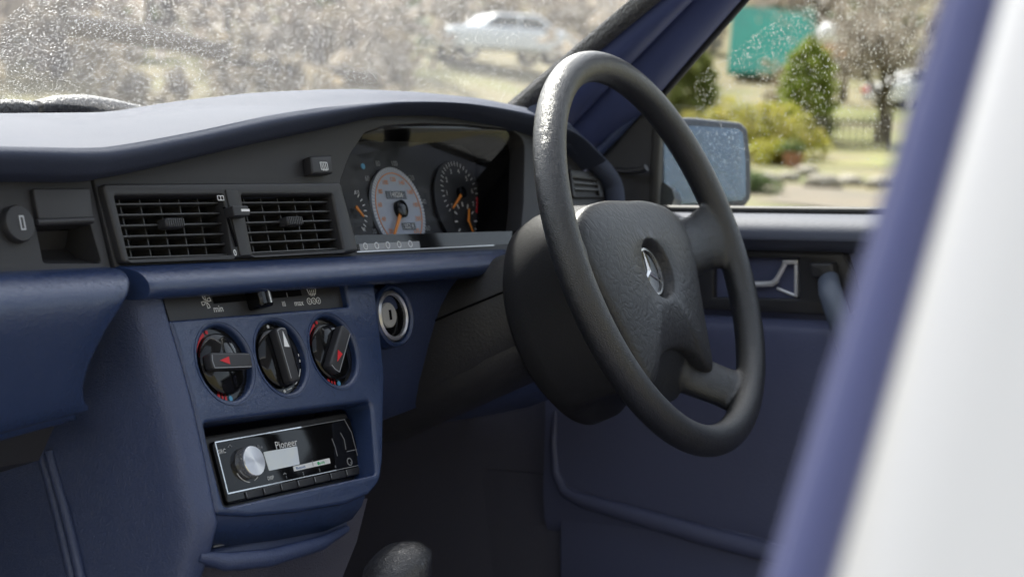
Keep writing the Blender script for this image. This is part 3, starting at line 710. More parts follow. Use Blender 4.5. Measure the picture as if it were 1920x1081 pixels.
for k in ('left', 'right'):
    TL, TR, BR, BL = vh[k]
    vt = obj('air_vent', plate_mesh('vent_box', [lerp(TL, TR, -.01), lerp(TL, TR, 1.01), BR, BL], [], FA, -.055, -.045), M['void'], dash)
    w4 = MB()
    for a, b in ((TL, TR), (TR, BR), (BR, BL), (BL, TL)): w4.add(([FA.W(*a, -.005), FA.W(*b, -.005), FA.W(*b, -.05), FA.W(*a, -.05)], [(0, 1, 2, 3)]))
    w4.build('vent_duct', M['black'], vt)
    for i in range(6):
        t = .10+.168*i; MB().add(bar_vf(lerp(TL, BL, t), lerp(TR, BR, t), .0016, -.012, .0005)).build('slat', M['slat'], vt, .0004)
    for i in range(5):
        t = .14+.18*i; a = lerp(TL, TR, t); b = lerp(BL, BR, t)
        V = [FA.W(*p, d) for d in (-.022, -.0060) for p in ((a[0]-.0006, a[1]), (a[0]+.0006, a[1]), (b[0]+.0006, b[1]), (b[0]-.0006, b[1]))]
        mesh('fin', V, [(0, 1, 2, 3), (7, 6, 5, 4), (0, 4, 5, 1), (1, 5, 6, 2), (2, 6, 7, 3), (3, 7, 4, 0)], M['slat'], vt, False)
    uc, vc_ = ((314, 422) if k == 'left' else (539, 418)); c_ = FA.px(uc, vc_)
    tb = plate('vent_tab', rpoly(rect(-.0105, -.004, .0105, .004), .003), FA.at(*c_), -.002, .009, M['black'], vt, .0018)
    for i in range(8): box('rib', FA.at(*c_), -.0085+i*.00235, -.0075+i*.00235, -.003, .003, .009, .0096, M['slat'], tb)
# slider between the vents
sv = plate('vent_slider', rpoly(FA.pts([(409, 360), (431, 360), (459, 483), (437, 484)]), .001), FA, .004, .0085, M['black'], dash, .0008)
c0_, c1_ = FA.px(420, 388, .0085), FA.px(444, 462, .0085)
MB().add(tube_vf([FA.W(*c0_, .0086), FA.W(*c1_, .0086)], .0012, 6)).build('slot', M['void'], sv)
c_ = FA.px(438, 400, .01); kb = plate('slider_knob', rpoly(rect(-.010, -.0042, .009, .0042), .001), FA.at(*c_), .0085, .019, M['black'], sv, .001); plate('knob_mark', rect(-.001, -.0008, .009, .0012), FA.at(*c_), .0188, .0195, M['white_print'], kb)
c_ = FA.px(414, 371, .009); strokes(FA, [[(c_[0]+x*.0035, c_[1]+y*.0018) for x, y in ((-1, -1), (1, -1), (1, 1), (-1, 1), (-1, -1))], [(c_[0], c_[1]-.0018), (c_[0], c_[1]+.0018)]], .0006, .0087).build('vent_symbol', M['white_print'], sv)
text('zero_mark', '0', FA, *FA.px(441, 474, .009), .0075, M['white_print'], sv, .0089)
# rear window heater switch
q = FA.pts([(579, 294), (619, 292), (622, 326), (583, 327)], .008)
sw = plate('heater_switch', rpoly(q, .0015), FA, 0, .010, M['black'], dash, .0018)
c_ = FA.px(608, 311, .0104); L_ = [[(c_[0]+x*.0048, c_[1]+y*.0032) for x, y in ((-1, -1), (1, -1), (1, 1), (-1, 1), (-1, -1))]]
for i in (-1, 0, 1): L_.append([(c_[0]+i*.0024+.0004*math.sin(k*1.6), c_[1]-.0042+k*.0016) for k in range(5)])
strokes(FA, L_, .0007, .0101).build('heater_symbol', M['white_print'], sw)
# small right hand side vent
rv = plate('side_vent', rpoly(right_vent, .003), FA, .0, .004, M['black'], dash, .0012, holes=[rpoly(FA.pts([(1069, 335), (1114, 340), (1120, 368), (1074, 368)]), .001)])
for t in (.25, .6):
    p0 = lerp(FA.px(1069, 335), FA.px(1074, 368), t); p1 = lerp(FA.px(1114, 340), FA.px(1120, 368), t); MB().add(bar_vf(p0, p1, .002, -.001, .004)).build('slat', M['slat'], rv)
# shelf rail below the fascia
def rail(name, x0, x1, prof, mt, end=.006):
    rings = []
    stations = [(x0, .55), (x0+end*.4, .88), (x0+end, 1)]+[(x, 1) for x in np.linspace(x0+end, x1-end, 8)[1:-1]]+[(x1-end, 1), (x1-end*.4, .88), (x1, .55)]
    c = np.mean(prof, 0)
    for x, s in stations: rings.append([np.array((x, *(c+(np.array(p)-c)*(1 if s == 1 else 1-(1-s)*.12)))) for p in prof])
    return loft(name, rings, mt, dash, True, True, 60)
zs = float(FA.w(440, 489)[2]); ys = float(FA.w(440, 489)[1])
pr = spline([(ys+.03, zs+.001), (ys-.004, zs+.000), (ys-.022, zs-.002), (ys-.033, zs-.008), (ys-.036, zs-.016), (ys-.031, zs-.022), (ys-.015, zs-.0245), (ys+.03, zs-.026)], 4)
rail('shelf_rail', -.1475, .40, pr, M['blue'])
# end of the rail bends down round the column: knee panel
def kp(u, v, y): return YP(y).w(u, v)
rings = []
for x in np.linspace(.12, .66, 20):
    dip = .035*math.exp(-((x-.36)/.11)**2)
    z0 = zs-.012+dip*.3
    rings.append([np.array(p) for p in ((x, ys+.02, z0-.012), (x, ys-.008+.02*dip, z0-.02), (x, ys-.010+dip*.5, z0-.05), (x, ys+.000+dip*.6, z0-.10), (x, ys+.030, z0-.15), (x, ys+.12, z0-.19), (x, ys+.35, z0-.20))])
V, Fc = loft_vf(rings, False, False); mesh('knee_panel', V, Fc, M['blue2'], dash, True, None)
# ignition lock
cI = YP(ys-.012).w(733, 592); fI = tilt(cI, 12)
ig = lathe('ignition_lock', [(.0300, -.01), (.0285, .004), (.0265, .006), (.0245, .004), (.0235, -.006)], fI, M['blue'], dash, 40, caps=False)
lathe('lock_ring', [(.0236, -.006), (.0225, .003), (.0205, .0045), (.019, .003), (.0185, -.004)], fI, M['steel'], ig, 40, caps=False)
lathe('lock_well', [(.019, .001), (.0175, -.003), (.001, -.004)], fI, M['gloss'], ig, 32, caps=False)
lk = lathe('lock_barrel', [(.0115, -.005), (.0115, .000), (.0105, .001), (.001, .001)], fI.at(-.003, .001), M['barrel'], ig, 28)
plate('key_slot', rect(-.0018, -.0046, .0018, .0046), fI.at(-.002, .001), .001, .0013, M['void'], ig)
# glove box lid
def lid_xr(z): return np.interp(z, [.735, .76, .81, .85, .885, .92], LX)
LX = []
for z in (.735, .76, .81, .85, .885, .92):
    LX.append(0)
zbot = float(YP(.19).w(128, 801)[2])
yp = [(ys+.02, zs-.001), (ys-.006, zs-.0005), (ys-.022, zs-.0025), (ys-.036, zs-.011), (ys-.041, zs-.026), (ys-.033, zs-.06), (ys-.018, zs-.10), (ys+.002, zbot+.014), (ys+.010, zbot+.002), (ys+.022, zbot), (ys+.05, zbot+.004)]
prof = spline(yp, 4)
fr_ = [p for p in prof if p[0] < ys-.003 or p[1] < zs-.05]
def lid_y(z): A = sorted([(p[1], p[0]) for p in fr_]); return float(np.interp(z, [a for a, b in A], [b for a, b in A]))
ez = []
for u, v in ((238, 507), (249, 549), (228, 585), (205, 622), (175, 682), (160, 740), (146, 785), (132, 800)):
    p = YP(.16).w(u, v)
    for _ in range(8): p = YP(lid_y(p[2])).w(u, v)
    ez.append((p[2], p[0]))
ez.sort(); lid_xr = lambda z: float(np.interp(z, [a for a, b in ez], [b for a, b in ez]))
rings = []
for k in (0, .0015, .004, .008, .03, .1, .25, .5, .62):
    ins = {0: .010, .0015: .004, .004: .0012}.get(k, 0); rings.append([np.array((lid_xr(z)-k, y+ins, z-(zs-z)/(zs-zbot)*min(k, .25)*.10)) for y, z in prof])
V, Fc = loft_vf(rings, False, False); mesh('glovebox_lid', V, Fc, M['blue'], dash, True, None)
rings = [[np.array((x, y, z)) for y, z in ((ys+.01, zbot+.006), (ys+.03, zbot-.03), (ys+.10, zbot-.055), (ys+.30, zbot-.06))] for x in (-.78, -.19)]
V, Fc = loft_vf(rings, False, False); mesh('lower_tray', V, Fc, M['black_soft'], dash)

# ------------------------------------------------------------------ instrument cluster
ic = thing('instrument_cluster', 'instrument cluster with grey speedometer, orange needles and clear lens', 'instrument cluster')
DI = FA.off(-.062)
hx0, hx1 = cl_out[0][0]-.03, max(p[0] for p in cl_out)+.01; hy0 = min(p[1] for p in cl_out)-.01; hy1 = max(p[1] for p in cl_out)+.02
cc_ = np.mean(cl_out, 0); hs_ = [tuple(cc_+(np.array(p)-cc_)*1.015) for p in cl_out]
m = MB()
for p, q in zip(hs_, hs_[1:]+hs_[:1]): m.add(([FA.W(*p, -.003), FA.W(*q, -.003), FA.W(*q, -.078), FA.W(*p, -.078)], [(0, 1, 2, 3)]))
m.build('housing', M['void'], ic)
plate('dial_panel', hs_, DI, -.012, -.004, M['dialblack'], ic)
lp_ = rpoly(FA.pts([(669, 440), (640, 338), (659, 288), (686, 250), (722, 238), (880, 236), (958, 245), (980, 264), (978, 380), (972, 434)], -.008), .004)
ly1 = max(p[1] for p in lp_); ly0 = min(p[1] for p in lp_)
mesh('lens', [FA.W(x, y, -.003-.049*(ly1-y)/(ly1-ly0)-.003*math.cos((x-.33)*9)) for x, y in lp_], [tuple(range(len(lp_)))], M['lens'], ic, False)
# lower sill with warning lamps
lo = FA.pts([(664, 440), (975, 432), (975, 456), (668, 471)], -.004)
plate('lower_sill', lo, FA, -.012, -.006, M['gloss'], ic)
sill_ = plate('warning_strip', FA.pts([(673, 457), (786, 452), (788, 465), (676, 471)], -.003), FA, -.006, -.003, M['grey_print'], ic)
for i in range(5): c_ = FA.px(685+i*21, 461.5-i*1.1, -.003); strokes(FA, [arcpts(*c_, .003, 0, 360, 8)], .0008, -.0029).build('warning_symbol', M['white_print'], sill_)
plate('chrome_strip', FA.pts([(668, 471.5), (925, 459), (925, 461), (668, 473.5)], 0), FA, -.006, .001, M['steel'], ic)
def gauge_marks(fr, r0, r1, a0, a1, n_, wd, d): return strokes(fr, [[(r0*math.cos(R(a)), r0*math.sin(R(a))), (r1*math.cos(R(a)), r1*math.sin(R(a)))] for a in np.linspace(a0, a1, n_)], wd, d)
# speedometer
cS = DI.px(748, 393); fS = DI.at(*cS)
spd = lathe('speedometer', [(.0435, -.003), (.0435, .0), (.001, .0)], fS, M['dialgrey'], ic, 48)
gauge_marks(fS, .0395, .0433, 232, -52, 61, .0007, .0002).build('speed_marks', M['white_print'], spd)
strokes(fS, [arcpts(0, 0, .0375, 234, -54, 48)], .0011, .0002).build('speed_arc', M['orange_print'], spd)
for i in range(11):
    a = 225-27*i; text('kilometre_numeral', str(20*(i+1)), fS, 0.0310*math.cos(R(a)), 0.0310*math.sin(R(a)), .0068, M['orange_print'], spd, .0003)
for i in range(8):
    a = 205-32.5*i; text('mile_numeral', str(20*(i+1)), DI.at(*cS, -.003), 0.0500*math.cos(R(a)), 0.0500*math.sin(R(a)), .0075, M['grey_print'], spd, .0003)
od = plate('odometer', rect(-.017, .011, .017, .019), fS, .0002, .0006, M['gloss'], spd); text('odometer_digits', '148206', fS, 0, .015, .0075, M['white_print'], od, .0008)
od = plate('trip_meter', rect(-.001, -.021, .022, -.0135), fS, .0002, .0006, M['gloss'], spd); text('trip_digits', '052 4', fS, .0105, -.0172, .0068, M['white_print'], od, .0008)
text('speed_unit', 'km/h', fS, .004, -.028, .0055, M['amber_print'], spd, .0004)
def needle(fr, ang, l0, l1, wd, parent, name='needle', d=.004):
    f = fr.at(0, 0, d, R(ang)); return plate(name, [(l0, -wd), (l1, -wd*.55), (l1, wd*.55), (l0, wd)], f, -.0006, .0008, M['orange'], parent, .0003)
needle(fS, 229, -.004, .041, .0024, spd)
lathe('needle_hub', [(.009, 0), (.009, .005), (.007, .006), (.001, .006)], fS, M['gloss'], spd, 24)
# tachometer with clock
cT = DI.px(866, 384); fT_ = DI.at(*cT)
tac = lathe('tachometer', [(.048, -.003), (.048, .0), (.001, .0)], fT_, M['dialblack'], ic, 48)
cr = DI.px(862, 362); ft = DI.at(*cr)
gauge_marks(ft, .030, .034, 215, -30, 26, .0008, .0002).build('rev_marks', M['white_print'], tac)
for i in range(8):
    a = 215-35*i; text('rev_numeral', str(i), ft, .0245*math.cos(R(a)), .0245*math.sin(R(a)), .0075, M['white_print'], tac, .0003)
plate('red_zone', [(.030*math.cos(R(a)), .030*math.sin(R(a))) for a in np.linspace(-8, -42, 9)]+[(.0385*math.cos(R(a)), .0385*math.sin(R(a))) for a in np.linspace(-42, -8, 9)], ft, .0002, .0006, M['red_print'], tac)
needle(ft, 214, .000, .031, .0018, tac)
lathe('needle_hub', [(.006, 0), (.006, .005), (.001, .006)], ft, M['gloss'], tac, 20)
ck = DI.px(873, 415); fk = DI.at(*ck)
clk = lathe('clock_face', [(.022, -.001), (.022, .0004), (.001, .0004)], fk, M['dialblack'], tac, 32)
gauge_marks(fk, .0165, .0205, 90, -240, 12, .0016, .0005).build('hour_marks', M['white_print'], clk)
needle(fk, 66, -.002, .014, .0015, clk, 'clock_hand'); needle(fk, 285, -.002, .017, .0013, clk, 'clock_hand')
# fuel gauge
cF = DI.px(660, 395); fF = DI.at(*cF)
fu = lathe('fuel_gauge', [(.032, -.003), (.032, .0), (.001, .0)], fF, M['dialblack'], ic, 40)
gauge_marks(fF, .019, .0225, 60, -60, 9, .001, .0002).build('fuel_marks', M['white_print'], fu)
ndl = [DI.px(661, 389), DI.px(676, 408)]; nv = np.array(ndl[1])-np.array(ndl[0]); needle(DI.at(*ndl[0]), math.degrees(math.atan2(nv[1], nv[0])), 0, float(np.linalg.norm(nv)), .0018, fu)
text('fuel_letter', '1/1', fF, .014, .018, .006, M['white_print'], fu, .0004); text('fuel_letter', 'R', fF, .013, -.019, .006, M['white_print'], fu, .0004)
c_ = DI.px(680, 312); lathe('beam_lamp', [(.003, 0), (.003, .0008), (.001, .001)], DI.at(*c_), M['blue_print'], ic, 12)

# ================================================================== CENTRE CONSOLE
con = thing('centre_console', 'blue vinyl centre console with three round heater dials', 'console')
# flank: left side wall with rounded front corner
xL = []; rings = []
seamL = KA.pts([(301, 534), (319, 600), (342, 675), (365, 760), (385, 850), (407, 962), (421, 1010)])
def seam_at(y2): A = sorted([(b, a) for a, b in seamL]); return float(np.interp(y2, [a for a, b in A], [b for a, b in A]))
for y2 in np.linspace(KA.px(301, 534)[1], KA.px(407, 962)[1]-.006, 16):
    xs_ = seam_at(y2); f = KA.W(xs_, y2, -.002); z = f[2]
    w_ = np.interp(z, [.70, .80, .90], [.018, .022, .026])
    c = [np.array((xs_+.002, f[1]+.01, z)), np.array((xs_, f[1], z)), np.array((xs_-w_*.45, f[1]+.001, z)), np.array((xs_-w_*.85, f[1]+.006, z)), np.array((xs_-w_*1.05, f[1]+.018, z)), np.array((xs_-w_*1.15, f[1]+.045, z)), np.array((xs_-w_*1.2-.003, f[1]+.10, z)), np.array((xs_-w_*1.2-.008, f[1]+.20, z)), np.array((xs_-w_*1.2-.012, f[1]+.36, z))]
    rings.append(spline(c, 4))
last = rings[-1]
for k, (dz, dy, dx) in enumerate(((-.02, .004, -.002), (-.05, .016, -.004), (-.09, .03, -.007), (-.14, .035, -.010), (-.22, .03, -.015), (-.40, .02, -.02))): rings.append([p+np.array((dx, dy*max(0, 1-(i/len(last))*1.2), dz)) for i, p in enumerate(last)])
V, Fc = loft_vf(rings, False, False); mesh('flank', V, Fc, M['blue2'], con, True, None)
# trim ridges low on the flank
for o_ in (0, 1):
    pr_ = []
    for u, v in ((78+o_*14, 846), (92+o_*14, 900), (108+o_*15, 960), (122+o_*16, 1020), (138+o_*16, 1090), (150+o_*16, 1150)):
        pr_.append(XP(-.147-(v-846)*.00002).w(u, v))
    tube('trim_ridge', pr_, .0042, M['blue2'], con, 8)
# face plate with dial wells, slider slot and radio opening
out = seamL[1:-1]+KA.pts([(470, 966), (560, 958), (650, 943)])+KA.pts([(694, 925), (714, 900), (719, 860), (722, 700), (713, 610), (700, 508), (643, 512), (656, 573)])
dials = [(417, 682), (523, 671), (621, 659)]
dc = [KA.px(u, v, -.004) for u, v in dials]
strip_h = KA.pts([(308, 549), (641, 523), (655, 572), (323, 598)])
radio_h = rpoly(KA.pts([(381, 792), (697, 751), (707, 888), (421, 951)]), .006)
plate('face_panel', rpoly(out, [.002]*4+[.004, .01, .01, .02]+[.02, .02, .02, .02, .02, .002, .002, .004]), KA, -.030, 0, M['blue'], con, .0032, holes=[ell(c[0], c[1], .0295, n=48) for c in dc]+[radio_h], res=4)
# face panel right wing turned back towards the dash
wr = KA.pts([(700, 508), (713, 610), (722, 700), (719, 860), (714, 900), (694, 925)])
rings = [[KA.W(x-.004, y, -.006) for x, y in wr], [KA.W(x+.002, y, -.014) for x, y in wr], [KA.W(x+.006, y, -.03) for x, y in wr], [KA.W(x+.012, y, -.12) for x, y in wr], [KA.W(x+.012, y, -.3) for x, y in wr]]
V, Fc = loft_vf(rings, False, False); mesh('right_flank', V, Fc, M['blue2'], con, True, None)
# black slider panel
sp = plate('slider_panel', KA.pts([(300, 540), (645, 515), (668, 580), (320, 606)], -.007), KA, -.012, -.007, M['black'], con)
def sp2(u, v): return KA.px(u, v, -.007)
a, b = sp2(399, 563), sp2(564, 548); hgt = .0028
plate('slider_slot', [(a[0], a[1]-hgt), (b[0], b[1]-hgt), (b[0], b[1]+hgt), (a[0], a[1]+hgt)], KA, -.0069, -.0066, M['void'], sp)
c_ = KA.px(487, 556, .001); kn = plate('slider_knob', rpoly(rect(-.0080, -.0095, .0080, .0095), .003), KA.at(*c_), -.008, .008, M['gloss'], sp, .0025, res=3)
plate('knob_line', rect(.003, -.007, .0040, .006), KA.at(*c_), .0078, .0086, M['white_print'], kn)
c_ = sp2(386, 565); L_ = []
for k in range(4):
    a = 90*k+25; L_.append([(c_[0]+r0*math.cos(R(a+t)), c_[1]+r0*math.sin(R(a+t))) for r0, t in ((.0008, 0), (.003, -26), (.0056, -22), (.0058, 6), (.0034, 18), (.0008, 0))])
strokes(KA, L_, .0006, -.0069).build('fan_symbol', M['white_print'], sp)
text('min_mark', 'min', KA, *sp2(409, 579), .0078, M['white_print'], sp, -.0068); text('max_mark', 'max', KA, *sp2(560, 568), .0072, M['white_print'], sp, -.0068); text('step_mark', 'III', KA, *sp2(532, 570), .0062, M['white_print'], sp, -.0068)
c_ = sp2(537, 553); strokes(KA, [[(c_[0], c_[1]-.0018), (c_[0], c_[1]+.0018)]], .0006, -.0064).build('detent_mark', M['grey_print'], sp)
c_ = sp2(584, 546); L_ = [[(c_[0]+x, c_[1]+y) for x, y in ((-.0042, -.0026), (.0042, -.0026), (.0058, .0026), (.0, .0036), (-.0058, .0026), (-.0042, -.0026))]]
for i in (-1, 0, 1): L_.append([(c_[0]+i*.0022, c_[1]-.004), (c_[0]+i*.0025, c_[1]+.001)])
strokes(KA, L_, .0006, -.0069).build('defrost_symbol', M['white_print'], sp)
c_ = sp2(588, 564); strokes(KA, [arcpts(c_[0]+i*.0062, c_[1], .0027, 0, 360, 12) for i in (-1, 0, 1)]+[[(c_[0]+i*.0062, c_[1]-.0012), (c_[0]+i*.0062, c_[1]+.0010)] for i in (-1, 0, 1)], .0006, -.0069).build('drop_symbol', M['white_print'], sp)
# dials
def dial(c, ang, kind):
    f = KA.at(*c, .0055)
    lathe('dial_bezel', [(.0345, -.002), (.0340, .0006), (.0325, .0004), (.0308, -.0030), (.0296, -.0110)], KA.at(*c), M['blue'], con, 48, caps=False)
    w_ = lathe('heater_dial', [(.0300, -.030), (.0300, -.012), (.0248, -.012), (.0244, -.009), (.0222, -.0075), (.001, -.0070)], f, M['gloss'], con, 48)
    g_ = f.at(0, 0, -.007, R(ang))
    gp = plate('grip', rpoly([(-.0225, -.0060), (.0225, -.0066), (.0232, 0), (.0225, .0066), (-.0225, .0060)], .003), g_, -.001, .0085, M['black'], w_, .0022, res=3)
    if kind == 'fan': plate('pointer', [(-.001+.007, -.0030), (.0195, 0), (.007, .0030)], g_, .0084, .0089, M['white_print'], w_)
    else: plate('pointer', [(.004, -.0030), (.0145, 0), (.004, .0030)], g_, .0084, .0089, M['red_print'], w_)
    strokes(g_, [[(.0215, -.0045), (.0225, 0), (.0215, .0050)], [(.0215, .0056), (-.020, .0052)]] if kind != 'fan' else [[(.021, -.004), (.0222, 0), (.021, .005)], [(.021, .0056), (-.019, .0052)]], .0006, .0082).build('grip_highlight', M['grey_print'], gp)  # pale strokes painted as the highlight along the grip edges
    if kind == 'temp':
        plate('warm_arc', [(.0256*math.cos(R(a)), .0256*math.sin(R(a))) for a in np.linspace(112, 160, 10)]+[(.0286*math.cos(R(a)), .0286*math.sin(R(a))) for a in np.linspace(160, 112, 10)], f, -.0119, -.0115, M['red_print'], w_)
        x, y = .0272*math.cos(R(104)), .0272*math.sin(R(104)); lathe('warm_dot', [(.0016, -.0119), (.0016, -.0114), (.0005, -.0114)], f.at(x, y), M['red_print'], w_, 10)
        for a in (246, 255, 263): strokes(f, [[(.0256*math.cos(R(a)), .0256*math.sin(R(a))), (.0282*math.cos(R(a)), .0282*math.sin(R(a)))]], .0026 if a < 250 else .0018, -.0119).build('warm_tick', M['red_print'], w_)
        a = 274; lathe('cold_dot', [(.0021, -.0119), (.0021, -.0114), (.0005, -.0114)], f.at(.0272*math.cos(R(a)), .0272*math.sin(R(a))), M['blue_print'], w_, 12)
    else:
        for a in (92, 2, -8, 268):
            pe = [(.0016*math.cos(R(90+72*k)), .0016*math.sin(R(90+72*k))) for k in range(5)]; plate('step_dot', pe, f.at(.0270*math.cos(R(a)), .0270*math.sin(R(a))), -.0119, -.0114, M['white_print'], w_)
        strokes(f, [arcpts(0, 0, .0262, -25, -60, 8), arcpts(0, 0, .0262, -75, -88, 4)], .0006, -.0105).build('scale_line', M['white_print'], w_)
dial(dc[0], 176, 'temp'); dial(dc[1], 92, 'fan'); dial(dc[2], 228, 'temp')
# lower part of the console under the radio
b0 = [KA.px(u, v) for u, v in ((414, 962), (470, 966), (560, 958), (650, 943), (694, 925))]
rings = []
for (x, y) in b0:
    rings.append([KA.W(x, y+.006, -.004), KA.W(x, y-.001, -.006), KA.W(x, y-.008, -.012), KA.W(x, y-.016, -.025), KA.W(x, y-.022, -.06), KA.W(x, y-.022, -.12)])
V, Fc = loft_vf(rings, False, False); mesh('lower_lip', V, Fc, M['blue'], con, True, None)
KL = KA.off(-.03)
tr = plate('tray_flap', rpoly(KL.pts([(398, 1026), (655, 963), (655, 1000), (610, 1028), (480, 1062), (385, 1052)]), .006), KL, -.02, 0, M['blue2'], con, .005)
tube('flap_edge', [KL.w(400, 1024, .001), KL.w(530, 994, .001), KL.w(652, 963, .001)], .0008, M['grey_print'], tr, 6)
tube('flap_lip', [KL.w(372, 1042, .012), KL.w(420, 1052, .016), KL.w(500, 1046, .016), KL.w(600, 1018, .012), KL.w(650, 990, .0)], [.004, .007, .007, .006, .003], M['blue2'], tr, 10)
rings = [[np.array((x, y, z)) for x in (-.10, .12)] for y, z in ((.155, .70), (.165, .66), (.19, .60), (.20, .40))]
V, Fc = loft_vf(rings, False, False); mesh('tunnel_front', V, Fc, M['carpet'], con)
rings = [[np.array((.125, y, z)) for z in (.28, .90)] for y in (.20, .6)]
V, Fc = loft_vf(rings, False, False); mesh('tunnel_side', V, Fc, M['carpet'], con)

# ================================================================== CAR RADIO
ra = thing('car_radio', 'black car radio with round silver knob set into the console', 'car radio')
fR_ = KR
tl, trr, br, bl = [fR_.px(*q) for q in ((401, 829), (650, 785), (684, 876), (427, 917))]
x0, x1 = (tl[0]+bl[0])/2, .088; y1 = (tl[1]+trr[1])/2; y0 = (bl[1]+br[1])/2; yk = y0-.0085
plate('surround', rpoly(rect(x0-.008, yk-.006, x1+.006, y1+.006), .006), fR_, -.02, -.004, M['black'], ra, .002)
fc_ = plate('faceplate', rpoly(rect(x0-.003, yk, x1+.003, y1+.001), .004), fR_, -.006, .0, M['gloss'], ra, .0018, res=3)
strokes(fR_, [[(x0, y0), (x0, y1), (x0+(x1-x0)*.62, y1)], [(x0, y0), (x0+(x1-x0)*.80, y0)]], .0009, .0001).build('silver_line', M['chrome'], ra)
strokes(fR_, [[(x0+(x1-x0)*.62, y1), (x1-.006, y1), (x1-.001, y1-.012), (x1-.001, y0+.006)], [(x0+(x1-x0)*.80, y0), (x1-.002, y0)]], .0005, .0001).build('edge_line', M['grey_print'], ra)
def rp(u, v): return fR_.px(u, v, 0)
c_ = rp(462, 868)
kb = lathe('volume_knob', [(.0125, 0), (.0125, .007), (.0120, .0084), (.0114, .0088), (.001, .0088)], fR_.at(*c_), M['chrome'], ra, 48)
knob_me = None
fk_ = fR_.at(*c_)
ob = bpy.data.objects.new('knob_face', bpy.data.meshes.new('knob_face')); bm = bmesh.new(); bmesh.ops.create_circle(bm, cap_ends=True, cap_tris=True, segments=48, radius=.0115); bm.to_mesh(ob.data); bm.free(); ob.data.materials.append(M['brushed']); COL.objects.link(ob)
fm = Matrix([[*map(float, (fk_.ex[i], fk_.ey[i], fk_.en[i])), float(fk_.W(0, 0, .0090)[i])] for i in range(3)]+[[0, 0, 0, 1]])
ob.matrix_world = fm; ob.parent = kb; ob.matrix_parent_inverse = Matrix.Identity(4)
nb = rp(483, 867); plate('knob_notch', rpoly(rect(-.002, -.008, .003, .008), .002), fR_.at(*nb), 0, .004, M['gloss'], ra, .001); strokes(fR_.at(*nb), [[(0, .006), (.002, .003), (0, 0), (.002, -.003), (0, -.006)]], .0011, .0041).build('notch_mark', M['white_print'], ra)
dp = fR_.pts([(493, 847), (556, 836), (561, 870), (504, 882)]); plate('display', rpoly(dp, .001), fR_, .0001, .0006, M['lcd'], ra)
text('maker_lettering', 'Pioneer', fR_, *rp(536, 832), .0088, M['white_print'], ra, .0004)
text('dab_lettering', 'DAB+', fR_, *rp(481, 840), .0058, M['grey_print'], ra, .0004)
text('source_lettering', 'SRC', fR_, *rp(416, 846), .0048, M['white_print'], ra, .0004)
text('display_lettering', 'DISP', fR_, *rp(507, 895.5), .0040, M['white_print'], ra, .0004)
st = plate('white_sticker', rpoly(fR_.pts([(549, 874), (617, 858), (619, 868), (551, 883)]), .0006), fR_, .0001, .0005, M['white_print'], ra)
a_s = math.atan2(rp(616, 863)[1]-rp(551, 878)[1], rp(616, 863)[0]-rp(551, 878)[0])
text('sticker_lettering', 'Bluetooth', fR_, *rp(563, 876), .0030, mat('sticker_blue', (.05, .15, .4), .5), st, .0006, a_s); text('sticker_lettering', 'Spotify', fR_, *rp(602, 867), .0030, M['green_print'], st, .0006, a_s)
q = rp(596, 868); lathe('green_dot', [(.0014, .0005), (.0014, .0007), (.0003, .0007)], fR_.at(*q), M['green_print'], st, 10)
strokes(fR_, [[rp(584, 862.5), rp(586, 873)]], .0004, .0006).build('sticker_line', M['grey_print'], st)
bw = (x1-x0-.02)/7
for i in range(7):
    xx = x0+.018+i*bw
    bt = plate('preset_button', rpoly(rect(xx+.0006, yk+.0012, xx+bw-.0006, y0-.0014), .001), fR_, -.001, .0012, M['black'], ra, .0006)
    strokes(fR_, [[(xx+.001, y0-.002), (xx+.001, yk+.003)]], .0005, .0012).build('button_mark', M['grey_print'], bt)
    if i > 1: text('button_digit', str(i-1), fR_, xx+bw*.5, y0+.0028, .0034, M['grey_print'], ra, .0004)
q = rp(655, 865); strokes(fR_, [arcpts(*q, .0030, 40, 400, 16)], .0009, .0002).build('aux_socket', M['grey_print'], ra)
strokes(fR_, [[rp(622, 822), rp(628, 838), rp(632, 854)], [rp(638, 811), rp(645, 824), rp(648, 842)], [rp(650, 846), rp(668, 842)]], .0005, .0002).build('panel_line', M['grey_print'], ra)
strokes(fR_, [[rp(427, 838), rp(430, 833.5), rp(434, 837)], [rp(531, 889), rp(533, 886), rp(536, 888)]], .0006, .0002).build('arrow_mark', M['grey_print'], ra)
strokes(fR_.at(*c_), [arcpts(0, 0, .0150, 205, 262, 8), arcpts(0, 0, .0148, 285, 310, 5)], .0006, .0002).build('knob_arc', M['white_print'], ra)

# ================================================================== STEERING COLUMN
col = thing('steering_column', 'dark grey steering column shroud between dash and wheel', 'column shroud')
n_b = -WH.en
def sh_ring(d, rx, ry, cy_, n=32, lo=None):
    f = WH.at(0, cy_, -d); return [f.W(rx*math.copysign(abs(math.cos(a))**.8, math.cos(a)), ry*math.copysign(abs(math.sin(a))**.8, math.sin(a))) for a in np.linspace(0, 2*math.pi, n, endpoint=False)]
rings = [sh_ring(.105, .060, .050, -.006), sh_ring(.14, .066, .056, -.008), sh_ring(.19, .074, .062, -.012), sh_ring(.25, .078, .066, -.016), sh_ring(.33, .080, .07, -.02)]
V, Fc = loft_vf(rings, True, True); mesh('shroud', V, Fc, M['shroud'], col, True, 50)
sm_ = []
for r_ in rings:
    sm_.append(r_[15]+(r_[15]-np.mean(r_, 0))*.004)
tube('shroud_seam', sm_, .0012, M['void'], col, 6)
rings = [sh_ring(.125, .055, .035, -.035), sh_ring(.18, .064, .036, -.042), sh_ring(.26, .07, .038, -.046), sh_ring(.34, .07, .04, -.048)]
V, Fc = loft_vf(rings, True, True); mesh('lower_shroud', V, Fc, M['shroud'], col, True, 50)

